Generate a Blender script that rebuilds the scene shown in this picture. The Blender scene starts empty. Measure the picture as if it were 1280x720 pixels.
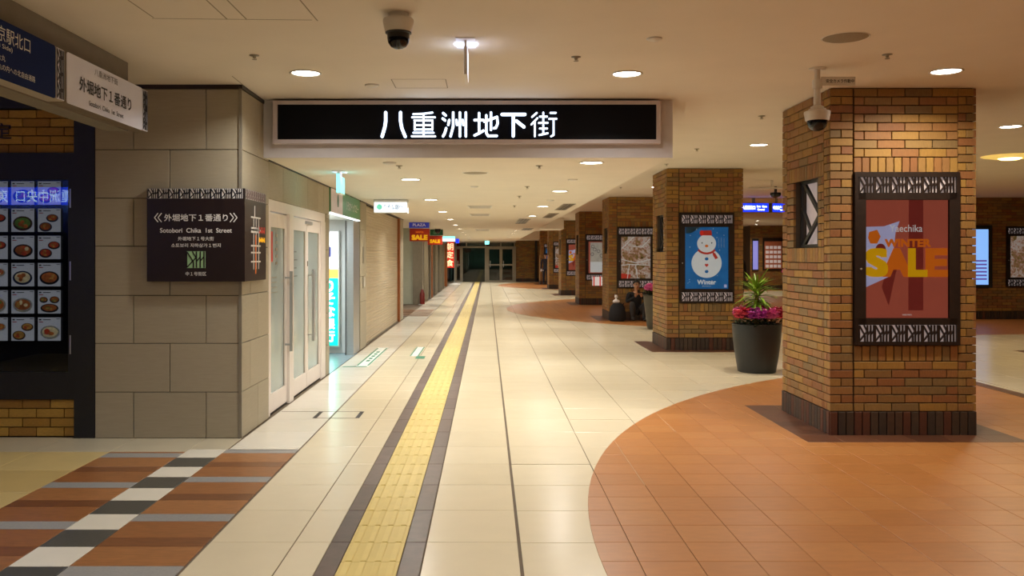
import bpy, bmesh, math, random
from mathutils import Vector, Matrix
random.seed(7)
R = random.Random(11)
sc = bpy.context.scene
COL = sc.collection
# ---------------------------------------------------------------- camera, world, exposure
EYE = 1.55
FPX, VX, VY = 1106.0, 609.0, 321.0          # focal length in pixels, vanishing point
cam_d = bpy.data.cameras.new('camera'); cam = bpy.data.objects.new('camera', cam_d); COL.objects.link(cam)
cam.location = (0, 0, EYE); cam.rotation_euler = (math.pi/2, 0, 0)
cam_d.sensor_width = 36; cam_d.lens = FPX/1280*36
cam_d.shift_x = (640-VX)/1280; cam_d.shift_y = -(360-VY)/1280
cam_d.clip_start = .05; cam_d.clip_end = 300
sc.camera = cam
sc.view_settings.view_transform = 'Standard'; sc.view_settings.look = 'None'
sc.view_settings.gamma = 1; sc.view_settings.use_curve_mapping = False
sc.view_settings.exposure = 0.34
w = bpy.data.worlds.new('world'); sc.world = w; w.use_nodes = True
w.node_tree.nodes['Background'].inputs[0].default_value = (.9, .75, .55, 1)
w.node_tree.nodes['Background'].inputs[1].default_value = .02
LAMP_LOW, LAMP_HIGH, LAMP_NEAR = 27.0, 27.0, 21.0      # watts of a downlight: low ceiling, high ceiling, near row
WARM, WARMER, AMBER = (1, .98, .925), (1, .90, .74), (1, .80, .52)
def area(name, loc, power, col, size, rot=(0, 0, 0), parent=None, shape='DISK', size_y=None, spread=math.pi):
    d = bpy.data.lights.new(name, 'AREA'); d.energy = power; d.color = col; d.shape = shape; d.size = size; d.spread = spread
    if size_y: d.size_y = size_y
    o = bpy.data.objects.new(name, d); COL.objects.link(o); o.location = loc; o.rotation_euler = rot
    if parent: o.parent = parent
    return o
ZH, ZL = 3.02, 2.483     # high ceiling, dropped ceiling
PI = math.pi

# ---------------------------------------------------------------- helpers
def lin(c):
    r = []
    for v in c[:3]:
        v /= 255.0
        r.append(v/12.92 if v <= .04045 else ((v+.055)/1.055)**2.4)
    return tuple(r)+(1,)
def mat(name, col, rough=.6, metal=0, var=.08, scale=8, bump=0, bscale=60, emis=None, es=0, stretch=None, trans=0, spec=.5, coat=0, glow=0):
    """procedural principled material: base colour broken up by noise"""
    m = bpy.data.materials.new(name); m.use_nodes = True
    nt = m.node_tree; N = nt.nodes; L = nt.links; b = N['Principled BSDF']
    c = lin(col)
    b.inputs['Roughness'].default_value = rough; b.inputs['Metallic'].default_value = metal
    b.inputs['Specular IOR Level'].default_value = spec
    b.inputs['Transmission Weight'].default_value = trans
    b.inputs['Coat Weight'].default_value = coat
    if emis:
        b.inputs['Base Color'].default_value = c
        b.inputs['Emission Color'].default_value = lin(emis); b.inputs['Emission Strength'].default_value = es
        return m
    tc = N.new('ShaderNodeTexCoord'); mp = N.new('ShaderNodeMapping'); L.new(tc.outputs['Object'], mp.inputs[0])
    if stretch: mp.inputs['Scale'].default_value = stretch
    n = N.new('ShaderNodeTexNoise'); n.inputs['Scale'].default_value = scale; n.inputs['Detail'].default_value = 4
    L.new(mp.outputs[0], n.inputs['Vector'])
    cr = N.new('ShaderNodeValToRGB'); L.new(n.outputs[0], cr.inputs[0])
    cr.color_ramp.elements[0].position = .25; cr.color_ramp.elements[1].position = .75
    cr.color_ramp.elements[0].color = tuple(v*(1-var) for v in c[:3])+(1,)
    cr.color_ramp.elements[1].color = tuple(min(1, v*(1+var)) for v in c[:3])+(1,)
    L.new(cr.outputs[0], b.inputs['Base Color'])
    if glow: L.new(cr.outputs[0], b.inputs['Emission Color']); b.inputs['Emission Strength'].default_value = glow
    if bump:
        n2 = N.new('ShaderNodeTexNoise'); n2.inputs['Scale'].default_value = bscale; L.new(mp.outputs[0], n2.inputs['Vector'])
        bp = N.new('ShaderNodeBump'); bp.inputs['Strength'].default_value = bump; bp.inputs['Distance'].default_value = .01
        L.new(n2.outputs[0], bp.inputs['Height']); L.new(bp.outputs[0], b.inputs['Normal'])
    return m
def piece_mat(name, cols, rough=.7, grain=(1, 1, 1), gscale=20, gvar=.12, spec=.5, bump=.15):
    """each brick / tile takes its own tone out of cols (random per island and per object)"""
    m = bpy.data.materials.new(name); m.use_nodes = True
    nt = m.node_tree; N = nt.nodes; L = nt.links; b = N['Principled BSDF']
    b.inputs['Roughness'].default_value = rough; b.inputs['Specular IOR Level'].default_value = spec
    g = N.new('ShaderNodeNewGeometry'); oi = N.new('ShaderNodeObjectInfo')
    ad = N.new('ShaderNodeMath'); ad.operation = 'ADD'; L.new(g.outputs['Random Per Island'], ad.inputs[0]); L.new(oi.outputs['Random'], ad.inputs[1])
    fr = N.new('ShaderNodeMath'); fr.operation = 'FRACT'; L.new(ad.outputs[0], fr.inputs[0])
    cr = N.new('ShaderNodeValToRGB'); cr.color_ramp.interpolation = 'CONSTANT'
    L.new(fr.outputs[0], cr.inputs[0])
    el = cr.color_ramp.elements
    el[0].color = lin(cols[0]); el[0].position = 0; el[1].color = lin(cols[-1]); el[1].position = 1-1/len(cols)
    for i, c in enumerate(cols[1:-1]):
        e = el.new((i+1)/len(cols)); e.color = lin(c)
    tc = N.new('ShaderNodeTexCoord'); mp = N.new('ShaderNodeMapping'); L.new(tc.outputs['Object'], mp.inputs[0]); mp.inputs['Scale'].default_value = grain
    ofs = N.new('ShaderNodeCombineXYZ'); mu = N.new('ShaderNodeMath'); mu.operation = 'MULTIPLY'; mu.inputs[1].default_value = 37
    L.new(fr.outputs[0], mu.inputs[0])
    for k in range(3): L.new(mu.outputs[0], ofs.inputs[k])
    L.new(ofs.outputs[0], mp.inputs['Location'])
    n = N.new('ShaderNodeTexNoise'); n.inputs['Scale'].default_value = gscale; n.inputs['Detail'].default_value = 5; L.new(mp.outputs[0], n.inputs['Vector'])
    mr = N.new('ShaderNodeMapRange'); mr.inputs[1].default_value = .25; mr.inputs[2].default_value = .75
    mr.inputs[3].default_value = 1-gvar; mr.inputs[4].default_value = 1+gvar; L.new(n.outputs[0], mr.inputs[0])
    mx = N.new('ShaderNodeMix'); mx.data_type = 'RGBA'; mx.blend_type = 'MULTIPLY'; mx.inputs[0].default_value = 1
    L.new(cr.outputs[0], mx.inputs[6]); L.new(mr.outputs[0], mx.inputs[7]); L.new(mx.outputs[2], b.inputs['Base Color'])
    if bump:
        bp = N.new('ShaderNodeBump'); bp.inputs['Strength'].default_value = bump; bp.inputs['Distance'].default_value = .003
        L.new(n.outputs[0], bp.inputs['Height']); L.new(bp.outputs[0], b.inputs['Normal'])
    return m
def glass_mat(name, tint=(235, 240, 240), f=1.45):
    m = bpy.data.materials.new(name); m.use_nodes = True
    nt = m.node_tree; N = nt.nodes; L = nt.links; N.remove(N['Principled BSDF'])
    t = N.new('ShaderNodeBsdfTransparent'); t.inputs[0].default_value = lin(tint)
    g = N.new('ShaderNodeBsdfGlossy'); g.inputs['Roughness'].default_value = .006
    fr = N.new('ShaderNodeFresnel'); fr.inputs[0].default_value = f
    mx = N.new('ShaderNodeMixShader'); L.new(fr.outputs[0], mx.inputs[0]); L.new(t.outputs[0], mx.inputs[1]); L.new(g.outputs[0], mx.inputs[2])
    L.new(mx.outputs[0], N['Material Output'].inputs[0])
    return m
class MB:
    def __init__(s): s.v = []; s.f = []; s.m = []; s.mi = 0
    def add(s, vs, fs, mi=None):
        o = len(s.v); s.v += [tuple(p) for p in vs]; s.f += [tuple(i+o for i in f) for f in fs]; s.m += [s.mi if mi is None else mi]*len(fs); return s
    def box(s, x0, y0, z0, x1, y1, z1, mi=None):
        vs = [(x0, y0, z0), (x1, y0, z0), (x1, y1, z0), (x0, y1, z0), (x0, y0, z1), (x1, y0, z1), (x1, y1, z1), (x0, y1, z1)]
        return s.add(vs, [(0, 3, 2, 1), (4, 5, 6, 7), (0, 1, 5, 4), (1, 2, 6, 5), (2, 3, 7, 6), (3, 0, 4, 7)], mi)
    def cbox(s, x0, y0, z0, x1, y1, z1, c, mi=None):
        """box with its vertical and front edges chamfered (octagonal plan)"""
        pts = [(x0+c, y0), (x1-c, y0), (x1, y0+c), (x1, y1-c), (x1-c, y1), (x0+c, y1), (x0, y1-c), (x0, y0+c)]
        return s.prism_z(pts, z0, z1, mi)
    def prism_z(s, pts, z0, z1, mi=None):
        n = len(pts); vs = [(p[0], p[1], z0) for p in pts]+[(p[0], p[1], z1) for p in pts]
        fs = [tuple(range(n-1, -1, -1)), tuple(range(n, 2*n))]+[(i, (i+1) % n, n+(i+1) % n, n+i) for i in range(n)]
        return s.add(vs, fs, mi)
    def prism_y(s, pts, y0, y1, mi=None):
        """polygon in x,z (seen from -Y counter-clockwise), from y0 (front) to y1 (back)"""
        n = len(pts); vs = [(p[0], y0, p[1]) for p in pts]+[(p[0], y1, p[1]) for p in pts]
        fs = [tuple(range(n)), tuple(range(2*n-1, n-1, -1))]+[(i, n+i, n+(i+1) % n, (i+1) % n) for i in range(n)]
        return s.add(vs, fs, mi)
    def disc_y(s, cx, cz, rx, rz, y0, y1, n=24, mi=None):
        return s.prism_y([(cx+rx*math.cos(2*PI*i/n), cz+rz*math.sin(2*PI*i/n)) for i in range(n)], y0, y1, mi)
    def lathe(s, prof, cx=0, cy=0, n=24, mi=None, cap=True):
        """prof: list of (r,z)"""
        k = len(prof); vs = []; fs = []
        for r, z in prof:
            for i in range(n): vs.append((cx+r*math.cos(2*PI*i/n), cy+r*math.sin(2*PI*i/n), z))
        for j in range(k-1):
            for i in range(n):
                a = j*n+i; b = j*n+(i+1) % n; fs.append((a, b, b+n, a+n))
        if cap: fs += [tuple(range(n-1, -1, -1)), tuple(range((k-1)*n, k*n))]
        return s.add(vs, fs, mi)
    def tube(s, pts, r, n=8, mi=None, r2=None):
        pts = [Vector(p) for p in pts]; k = len(pts); vs = []; fs = []
        for j, p in enumerate(pts):
            d = (pts[min(j+1, k-1)]-pts[max(j-1, 0)]).normalized()
            a = d.orthogonal().normalized(); 
            if j and (a.dot(pa) < .2):
                a = (pa-d*pa.dot(d)).normalized()
            elif j: a = (pa-d*pa.dot(d)).normalized()
            pa = a; b = d.cross(a); rr = r if r2 is None else r+(r2-r)*j/(k-1)
            for i in range(n): q = p+a*rr*math.cos(2*PI*i/n)+b*rr*math.sin(2*PI*i/n); vs.append(tuple(q))
        for j in range(k-1):
            for i in range(n):
                u = j*n+i; v = j*n+(i+1) % n; fs.append((u, v, v+n, u+n))
        fs += [tuple(range(n-1, -1, -1)), tuple(range((k-1)*n, k*n))]
        return s.add(vs, fs, mi)
    def ball(s, c, rx, ry, rz, n=12, m=8, mi=None):
        prof = [(math.sin(PI*j/m), -math.cos(PI*j/m)) for j in range(m+1)]
        vs = []; fs = []
        for r, z in prof:
            for i in range(n): vs.append((c[0]+rx*r*math.cos(2*PI*i/n), c[1]+ry*r*math.sin(2*PI*i/n), c[2]+rz*z))
        for j in range(m):
            for i in range(n):
                a = j*n+i; b = j*n+(i+1) % n; fs.append((a, b, b+n, a+n))
        return s.add(vs, fs, mi)
    def mesh(s, name, mats, smooth=False):
        me = bpy.data.meshes.new(name); me.from_pydata(s.v, [], s.f)
        for m in (mats if isinstance(mats, (list, tuple)) else [mats]): me.materials.append(m)
        if any(s.m): me.polygons.foreach_set('material_index', s.m)
        if smooth: me.shade_smooth(); 
        me.update(); return me
    def build(s, name, mats, parent=None, loc=(0, 0, 0), smooth=False, kind=None, label=None):
        o = bpy.data.objects.new(name, s.mesh(name, mats, smooth)); COL.objects.link(o); o.location = loc
        if parent: o.parent = parent
        if smooth:
            try: o.data.set_sharp_from_angle(angle=math.radians(38))
            except Exception: pass
        if kind: o['kind'] = kind
        if label: o['label'] = label
        return o
def tag(o, label, cat, group=None):
    o['label'] = label; o['category'] = cat
    if group: o['group'] = group
    return o
def thing(name, label, cat, loc=(0, 0, 0), rz=0, group=None):
    o = bpy.data.objects.new(name, None); COL.objects.link(o); o.location = loc; o.rotation_euler = (0, 0, rz)
    o.empty_display_size = .1
    return tag(o, label, cat, group)
def structure(name, loc=(0, 0, 0), rz=0):
    o = bpy.data.objects.new(name, None); COL.objects.link(o); o.location = loc; o.rotation_euler = (0, 0, rz); o['kind'] = 'structure'; return o
def inst(name, me, parent, loc, rot=(0, 0, 0), sc_=None):
    o = bpy.data.objects.new(name, me); COL.objects.link(o); o.location = loc; o.rotation_euler = rot
    if sc_: o.scale = sc_
    if parent: o.parent = parent
    return o
def X(px, D): return (px-VX)/FPX*D
def Z(py, D): return EYE+(VY-py)/FPX*D
_tc = {}
def text_geo(s, bold=0, font=None):
    k = (s, 0); bold = 0
    if k in _tc: return _tc[k]
    cu = bpy.data.curves.new('lettering', 'FONT'); cu.body = s; cu.size = 1; cu.offset = bold; cu.resolution_u = 4; cu.fill_mode = 'FRONT'
    o = bpy.data.objects.new('lettering', cu); COL.objects.link(o)
    bpy.context.view_layer.update()
    me = bpy.data.meshes.new_from_object(o.evaluated_get(bpy.context.evaluated_depsgraph_get()))
    vs = [(v.co.x, v.co.y) for v in me.vertices]; fs = [tuple(p.vertices) for p in me.polygons]
    bpy.data.objects.remove(o); bpy.data.meshes.remove(me)
    xs = [v[0] for v in vs] or [0, 1]; ys = [v[1] for v in vs] or [0, 1]
    _tc[k] = (vs, fs, min(xs), max(xs), min(ys), max(ys)); return _tc[k]
def ring(b):
    if b <= 0: return [(0, 0)]
    if b >= .03: return [(0, 0)]+[(b*i, b*j) for i in (-1, -.5, 0, .5, 1) for j in (-1, -.5, 0, .5, 1) if max(abs(i), abs(j)) == 1]
    n = 4
    return [(0, 0)]+[(b*math.cos(2*PI*(i+.5)/n), b*math.sin(2*PI*(i+.5)/n)) for i in range(n)]
def text(s, name, m, parent, cx, cz, width, height, y=-.001, bold=.012, vertical=False):
    """lettering laid flat in the x-z plane facing -Y, fitted to width x height, centred"""
    if vertical:
        mb = MB(); n = len(s); h = height/n
        for i, ch in enumerate(s):
            if ch == 'ー': pass
            vs, fs, x0, x1, y0, y1 = text_geo(ch, bold)
            k = min(width/max(.7, x1-x0), h*.9/max(.7, y1-y0))
            mx, my = (x0+x1)/2, (y0+y1)/2
            for q, (ox, oz) in enumerate(ring(bold)): mb.add([(cx+(a+ox-mx)*k, y-.00002*q, cz+height/2-h*(i+.5)+(b+oz-my)*k) for a, b in vs], fs)
        return mb.build(name, m, parent)
    vs, fs, x0, x1, y0, y1 = text_geo(s, bold)
    kx = width/(x1-x0); kz = height/(y1-y0)
    kx = width/(x1-x0+2*bold); kz = height/(y1-y0+2*bold)
    mb = MB()
    for q, (ox, oz) in enumerate(ring(bold)): mb.add([(cx+(a+ox-(x0+x1)/2)*kx, y-.00002*q, cz+(b+oz-(y0+y1)/2)*kz) for a, b in vs], fs)
    return mb.build(name, m, parent)
def stroke(mb, pts, wd, y0, y1, mi=None):
    """thick polyline with round ends in the x-z plane"""
    for i in range(len(pts)-1):
        (ax, az), (bx, bz) = pts[i], pts[i+1]
        d = math.hypot(bx-ax, bz-az) or 1e-6; nx, nz = -(bz-az)/d*wd/2, (bx-ax)/d*wd/2
        poly = [(ax+nx, az+nz), (ax-nx, az-nz), (bx-nx, bz-nz), (bx+nx, bz+nz)]
        mb.prism_y(poly, y0, y1, mi)
    for p in pts: mb.disc_y(p[0], p[1], wd/2, wd/2, y0+.0002, y1, 12, mi)
def bar(mb, a, b, wd, y0, y1, mi=None):
    d = math.hypot(b[0]-a[0], b[1]-a[1]) or 1e-6; nx, nz = -(b[1]-a[1])/d*wd/2, (b[0]-a[0])/d*wd/2
    mb.prism_y([(a[0]+nx, a[1]+nz), (a[0]-nx, a[1]-nz), (b[0]-nx, b[1]-nz), (b[0]+nx, b[1]+nz)], y0, y1, mi)
# unit cell of the arcade's lattice emblem: dark bars over a light ground
CELL = [((.0, 1), (.0, 0)), ((.03, .95), (.36, .36)), ((.03, .05), (.50, .62)), ((.30, 1), (.50, .62)), ((.36, .36), (.36, 0)),
        ((.52, 1), (.52, 0)), ((.72, 1), (.72, 0)), ((.92, 1), (.92, 0)), ((.52, .40), (.72, .66)), ((.72, .42), (.92, .68))]
def lattice(mb, x0, z0, w, h, n, t, y0, y1, mi=None, swap=False):
    cw = w/n
    for i in range(n):
        for (a, b), (c, d) in CELL:
            k = t*(.7 if swap else 1)
            bar(mb, (x0+cw*(i+a), z0+h*b), (x0+cw*(i+c), z0+h*d), k, y0, y1, mi)

# ---------------------------------------------------------------- materials
M = {}
M['grout'] = mat('floor_grout', (105, 90, 72), .8)
M['tile'] = piece_mat('beige_stone_tile', [(222, 209, 180), (220, 207, 178), (223, 210, 181), (219, 206, 177)], .24, gscale=6, gvar=.02, bump=0)
M['tile_white'] = piece_mat('white_stone_tile', [(226, 220, 205), (221, 214, 198), (230, 224, 210)], .2, gscale=6, gvar=.02, bump=0)
M['tile_yellow'] = piece_mat('honey_stone_tile', [(200, 176, 118), (193, 168, 110), (205, 182, 125)], .3, gscale=6, gvar=.04, bump=0)
M['terra'] = piece_mat('terracotta_tile', [(177, 117, 63), (174, 114, 61), (179, 120, 66), (171, 112, 59), (176, 116, 63)], .36, (1, 3, 1), 9, .08, bump=.03)
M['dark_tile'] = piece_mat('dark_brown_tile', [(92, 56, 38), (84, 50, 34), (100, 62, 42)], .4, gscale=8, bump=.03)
M['border'] = piece_mat('worn_border_tile', [(92, 72, 66), (84, 64, 60), (98, 78, 72), (88, 66, 58)], .34, gscale=14, gvar=.22, bump=.05)
M['tactile'] = piece_mat('yellow_tactile', [(216, 192, 108), (212, 187, 103), (219, 195, 112)], .42, gscale=10, gvar=.05, bump=.03)
M['plank'] = piece_mat('brown_wood_tile', [(150, 99, 58), (144, 93, 53), (155, 104, 62)], .32, (2, 9, 1), 6, .22, bump=.04)
M['plank_dark'] = piece_mat('dark_wood_tile', [(122, 76, 44), (114, 70, 40)], .32, (2, 9, 1), 6, .2, bump=.04)
M['grey_tile'] = piece_mat('grey_granite_tile', [(150, 148, 146), (142, 141, 140)], .35, gscale=70, gvar=.12, bump=.02)
M['dgrey_tile'] = piece_mat('dark_grey_granite_tile', [(80, 78, 72), (74, 73, 68)], .35, gscale=70, gvar=.15, bump=.02)
M['ceil'] = mat('cream_ceiling_paint', (222, 212, 197), .85, var=.03, scale=2)
M['ceil2'] = mat('white_ceiling_paint', (226, 217, 202), .85, var=.03, scale=2)
M['seam'] = mat('ceiling_seam', (150, 138, 120), .9)
M['wallpaint'] = mat('grey_beige_paint', (170, 160, 146), .8, var=.04, scale=3)
M['bulk'] = mat('pale_bulkhead_paint', (206, 202, 204), .7, var=.03)
M['stone'] = piece_mat('grey_beige_stone', [(166, 155, 132), (164, 153, 130), (168, 157, 134), (162, 151, 128)], .6, (1, 1, 9), 9, .05, bump=.03)
M['stone_j'] = mat('stone_joint', (62, 54, 42), .9)
M['black'] = mat('blackened_frame', (27, 26, 26), .45, var=.15, scale=20)
M['black_gloss'] = mat('gloss_black', (12, 12, 15), .12)
M['bronze'] = mat('dark_bronze', (44, 32, 26), .4, metal=.2, var=.2, scale=20)
M['brick_y'] = piece_mat('ochre_brick', [(176, 132, 52), (166, 122, 46), (184, 142, 60), (158, 114, 44), (172, 126, 48)], .6, (1, 1, 5), 30, .16)
M['brick'] = piece_mat('arcade_brick', [(146, 108, 54), (157, 118, 55), (140, 94, 50), (124, 98, 58), (147, 101, 53), (142, 110, 60), (135, 87, 47), (153, 114, 51), (145, 103, 56), (130, 95, 50)], .62, (5, 1, 1), 26, .16)
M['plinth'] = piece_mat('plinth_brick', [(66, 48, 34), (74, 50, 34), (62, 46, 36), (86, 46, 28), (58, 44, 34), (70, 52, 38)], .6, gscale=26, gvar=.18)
M['mortar'] = mat('mortar', (82, 72, 60), .95, bump=.3)
M['mortar_d'] = mat('dark_mortar', (34, 27, 18), .95, bump=.3)
M['lattice_back'] = mat('pale_lattice_backing', (196, 180, 176), .5, glow=0.30)
M['chrome'] = mat('brushed_steel', (190, 192, 194), .34, metal=.8, var=.06, stretch=(1, 1, 30))
M['steel_dark'] = mat('dull_steel', (146, 138, 122), .4, metal=.35)
M['white_paint'] = mat('white_enamel', (232, 222, 214), .35, var=.02)
M['white'] = mat('plain_white', (225, 222, 216), .4, var=.02)
M['grey_plastic'] = mat('light_grey_plastic', (218, 213, 206), .4, var=.03)
M['frost'] = mat('frosted_glass', (190, 204, 202), .12, var=.04, scale=1.5, trans=.25)
M['glass'] = glass_mat('clear_glass')
M['glass_dark'] = glass_mat('dark_clear_glass', (150, 165, 160), 1.6)
M['shutter'] = mat('cream_shutter', (206, 190, 160), .33, var=.04, metal=.25)
M['brown_paint'] = mat('brown_jamb', (150, 88, 44), .5)
M['lamp'] = mat('lamp_diffuser', (255, 250, 240), emis=(255, 247, 232), es=14)
M['lamp_warm'] = mat('warm_lamp_diffuser', (255, 235, 170), emis=(255, 222, 130), es=6)
M['sign_brown'] = mat('dark_brown_sign', (38, 26, 24), .35, var=.05)
M['ink_white'] = mat('white_lettering', (228, 224, 220), .5, var=.01)
M['ink_dark'] = mat('dark_lettering', (30, 28, 34), .5, var=.01)
M['ink_green'] = mat('pale_green_lettering', (150, 190, 140), .5, var=.01)
M['navy'] = mat('navy_sign', (14, 34, 86), .6, var=.04, spec=.08)
M['sign_white'] = mat('white_sign_face', (218, 218, 232), .35, var=.02)
M['glyph'] = mat('lit_glyph', (255, 255, 255), emis=(206, 228, 255), es=2.2)
M['dome'] = mat('smoked_dome', (16, 18, 26), .06, var=.02)
M['pot'] = mat('charcoal_pot', (34, 36, 36), .42, var=.12, scale=12, bump=.05)
M['pot2'] = mat('grey_brown_pot', (74, 68, 56), .5, var=.1, scale=12)
M['soil'] = mat('potting_soil', (44, 32, 22), .95, bump=.6)
M['leaf'] = mat('dracaena_leaf', (120, 156, 40), .4, var=.3, scale=18)
M['leaf_d'] = mat('dark_leaf', (38, 58, 30), .5, var=.3, scale=20)
M['trunk'] = mat('pale_cane', (140, 132, 60), .7, var=.2, scale=30)
M['fl_coral'] = mat('coral_petal', (214, 72, 96), .5, var=.15, scale=30)
M['fl_magenta'] = mat('magenta_petal', (196, 74, 176), .5, var=.15, scale=30)
M['fl_pink'] = mat('pink_petal', (226, 108, 168), .5, var=.15, scale=30)
M['cloth'] = mat('black_cloth', (20, 20, 24), .85, var=.2, scale=20, bump=.3)
M['cloth_navy'] = mat('navy_cloth', (26, 30, 44), .85, var=.15, scale=20)
M['cloth_grey'] = mat('grey_trousers', (46, 44, 44), .85, var=.15)
M['skin'] = mat('skin', (188, 138, 104), .5, var=.05)
M['hair'] = mat('dark_hair', (32, 26, 24), .6, var=.2)
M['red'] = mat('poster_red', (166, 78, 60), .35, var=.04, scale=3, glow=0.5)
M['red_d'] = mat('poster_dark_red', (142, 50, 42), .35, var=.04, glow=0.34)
M['red_s'] = mat('sale_red', (200, 52, 26), .5, var=.03)
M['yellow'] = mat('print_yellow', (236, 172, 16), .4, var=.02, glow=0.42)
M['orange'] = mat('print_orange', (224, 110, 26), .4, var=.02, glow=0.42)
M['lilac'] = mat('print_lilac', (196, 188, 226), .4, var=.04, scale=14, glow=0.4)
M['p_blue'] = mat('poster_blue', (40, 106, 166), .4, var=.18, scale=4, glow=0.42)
M['p_white'] = mat('print_white', (226, 218, 216), .4, var=.01)
M['p_red'] = mat('print_red', (206, 58, 42), .4, var=.01)
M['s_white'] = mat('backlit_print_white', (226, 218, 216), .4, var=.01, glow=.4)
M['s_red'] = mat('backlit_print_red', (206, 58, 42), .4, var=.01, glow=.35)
M['green_sign'] = mat('green_sign_face', (72, 142, 92), .4, var=.03)
M['green_dark'] = mat('dark_green_sign', (24, 92, 58), .4, var=.03)
M['blue_dark'] = mat('blue_sign_face', (40, 48, 136), .4, emis=(40, 48, 150), es=.35)
M['red_sign'] = mat('red_banner', (206, 40, 26), .4, emis=(214, 40, 24), es=.5)
M['brown_red'] = mat('extinguisher_red', (120, 30, 24), .4)
M['lit_white'] = mat('lit_white_panel', (255, 255, 255), emis=(228, 242, 255), es=.85)
M['lit_cyan'] = mat('lit_green_edge', (120, 240, 220), emis=(120, 240, 235), es=1.8)
M['lit_teal'] = mat('lit_teal_panel', (0, 190, 160), emis=(0, 205, 172), es=1.5)
M['lit_orange'] = mat('lit_orange_band', (255, 190, 90), emis=(255, 170, 60), es=1.6)
M['lit_blue'] = mat('lit_blue_panel', (20, 50, 220), emis=(14, 44, 235), es=1.6)
M['lit_glyph2'] = mat('lit_white_lettering', (255, 255, 255), emis=(225, 240, 255), es=3)
M['lit_yellow'] = mat('lit_yellow_panel', (250, 200, 60), emis=(255, 205, 60), es=2)
M['screen'] = mat('lit_screen', (150, 190, 235), emis=(120, 170, 235), es=.9)
M['wall_pale'] = mat('pale_green_wall', (186, 190, 172), .5, var=.04)
M['rubber'] = mat('dark_threshold', (52, 42, 36), .6)
M['marking_g'] = mat('green_floor_tape', (30, 120, 84), .5, var=.1)
M['marking_w'] = mat('white_floor_tape', (236, 240, 232), .3, var=.02)
M['tread'] = mat('stair_tread', (54, 66, 58), .6, var=.15)
M['room_dark'] = mat('unlit_stair_wall', (40, 48, 44), .8)

# ================================================================= FLOOR
def tile_mesh(name, w, l, m, gap=.002, top=0., th=.007, ch=.0015):
    a, b = w/2-gap, l/2-gap
    mb = MB(); tile_into(mb, [(-a, -b), (a, -b), (a, b), (-a, b)], top, th, ch); return mb.mesh(name, m)
def tile_into(mb, pts, top, th=.007, ch=.0015, mi=None):
    n = len(pts); cx = sum(p[0] for p in pts)/n; cy = sum(p[1] for p in pts)/n
    ins = []
    for p in pts:
        d = math.hypot(p[0]-cx, p[1]-cy) or 1; k = 1-ch*1.4/d; ins.append((cx+(p[0]-cx)*k, cy+(p[1]-cy)*k))
    vs = [(p[0], p[1], top) for p in ins]+[(p[0], p[1], top-ch) for p in pts]+[(p[0], p[1], top-th) for p in pts]
    fs = [tuple(range(n))]
    for k in (0, n):
        fs += [(k+i, k+n+i, k+n+(i+1) % n, k+(i+1) % n) for i in range(n)]
    mb.add(vs, fs, mi)
floor = MB().box(-12.2, -6.2, -.12, 26, 63, -.006).build('floor', M['grout']); floor['kind'] = 'structure'
CIRC = [(9.27, 4.6, 8.69), (9.27, 26.3, 8.69), (9.27, 48.0, 8.69)]
XB = 5.9                                                     # dark band that bounds the first disc to the right
def in_c(x, y):
    for i, (cx, cy, r) in enumerate(CIRC):
        if i == 0 and x > XB: continue
        if (x-cx)**2+(y-cy)**2 < r*r: return True
    return False
def clip_circle(poly, c):
    cx, cy, r = c; n = 240
    # clip to the near half-planes of the circle's polygon
    out = poly
    mx = sum(p[0] for p in poly)/len(poly); my = sum(p[1] for p in poly)/len(poly)
    a0 = math.atan2(my-cy, mx-cx); st = 2*PI/n; k0 = round(a0/st)
    for k in range(k0-4, k0+5):
        a = (k+.5)*st; nx, ny = math.cos(a), math.sin(a); rr = r*math.cos(st/2); res = []
        for i in range(len(out)):
            p, q = out[i], out[(i+1) % len(out)]
            dp = (p[0]-cx)*nx+(p[1]-cy)*ny-rr; dq = (q[0]-cx)*nx+(q[1]-cy)*ny-rr
            if dp <= 0: res.append(p)
            if (dp < 0 < dq) or (dq < 0 < dp):
                t = dp/(dp-dq); res.append((p[0]+(q[0]-p[0])*t, p[1]+(q[1]-p[1])*t))
        out = res
        if len(out) < 3: return []
    # drop doubled points
    r2 = []
    for p in out:
        if not r2 or math.hypot(p[0]-r2[-1][0], p[1]-r2[-1][1]) > .002: r2.append(p)
    return r2 if len(r2) > 2 else []
PIL_Y = [7.69+7*k for k in range(7)]
PX0, PX1, PDEP = 2.98, 4.25, 1.24
pieces = {}                                                   # kind -> list of (poly, top)
def put(kind, x0, y0, x1, y1, top=0., gap=.002):
    pieces.setdefault(kind, []).append(([(x0+gap, y0+gap), (x1-gap, y0+gap), (x1-gap, y1-gap), (x0+gap, y1-gap)], top))
ys = [4.20+.605*k for k in range(-7, 84)]
def near_tiles(x0, x1, kind, g0=.002, g1=.002, ylo=-1., yhi=55):
    for y in ys:
        a, b = max(y, ylo), min(y+.605, yhi)
        if b-a < .05: continue
        pieces.setdefault(kind, []).append(([(x0+g0, a+.0025), (x1-g1, a+.0025), (x1-g1, b-.0025), (x0+g0, b-.0025)], 0.))
near_tiles(-2.08, -1.51, 'tile_white', .002, .008, 7.10)
near_tiles(-1.51, -1.045, 'tile', .008, .0035)
near_tiles(-1.045, -.848, 'tile', .0035, .002)
near_tiles(-.328, .172, 'tile', .002, .009)
cols = [.172]+[.772+.6*k for k in range(24)]
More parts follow.
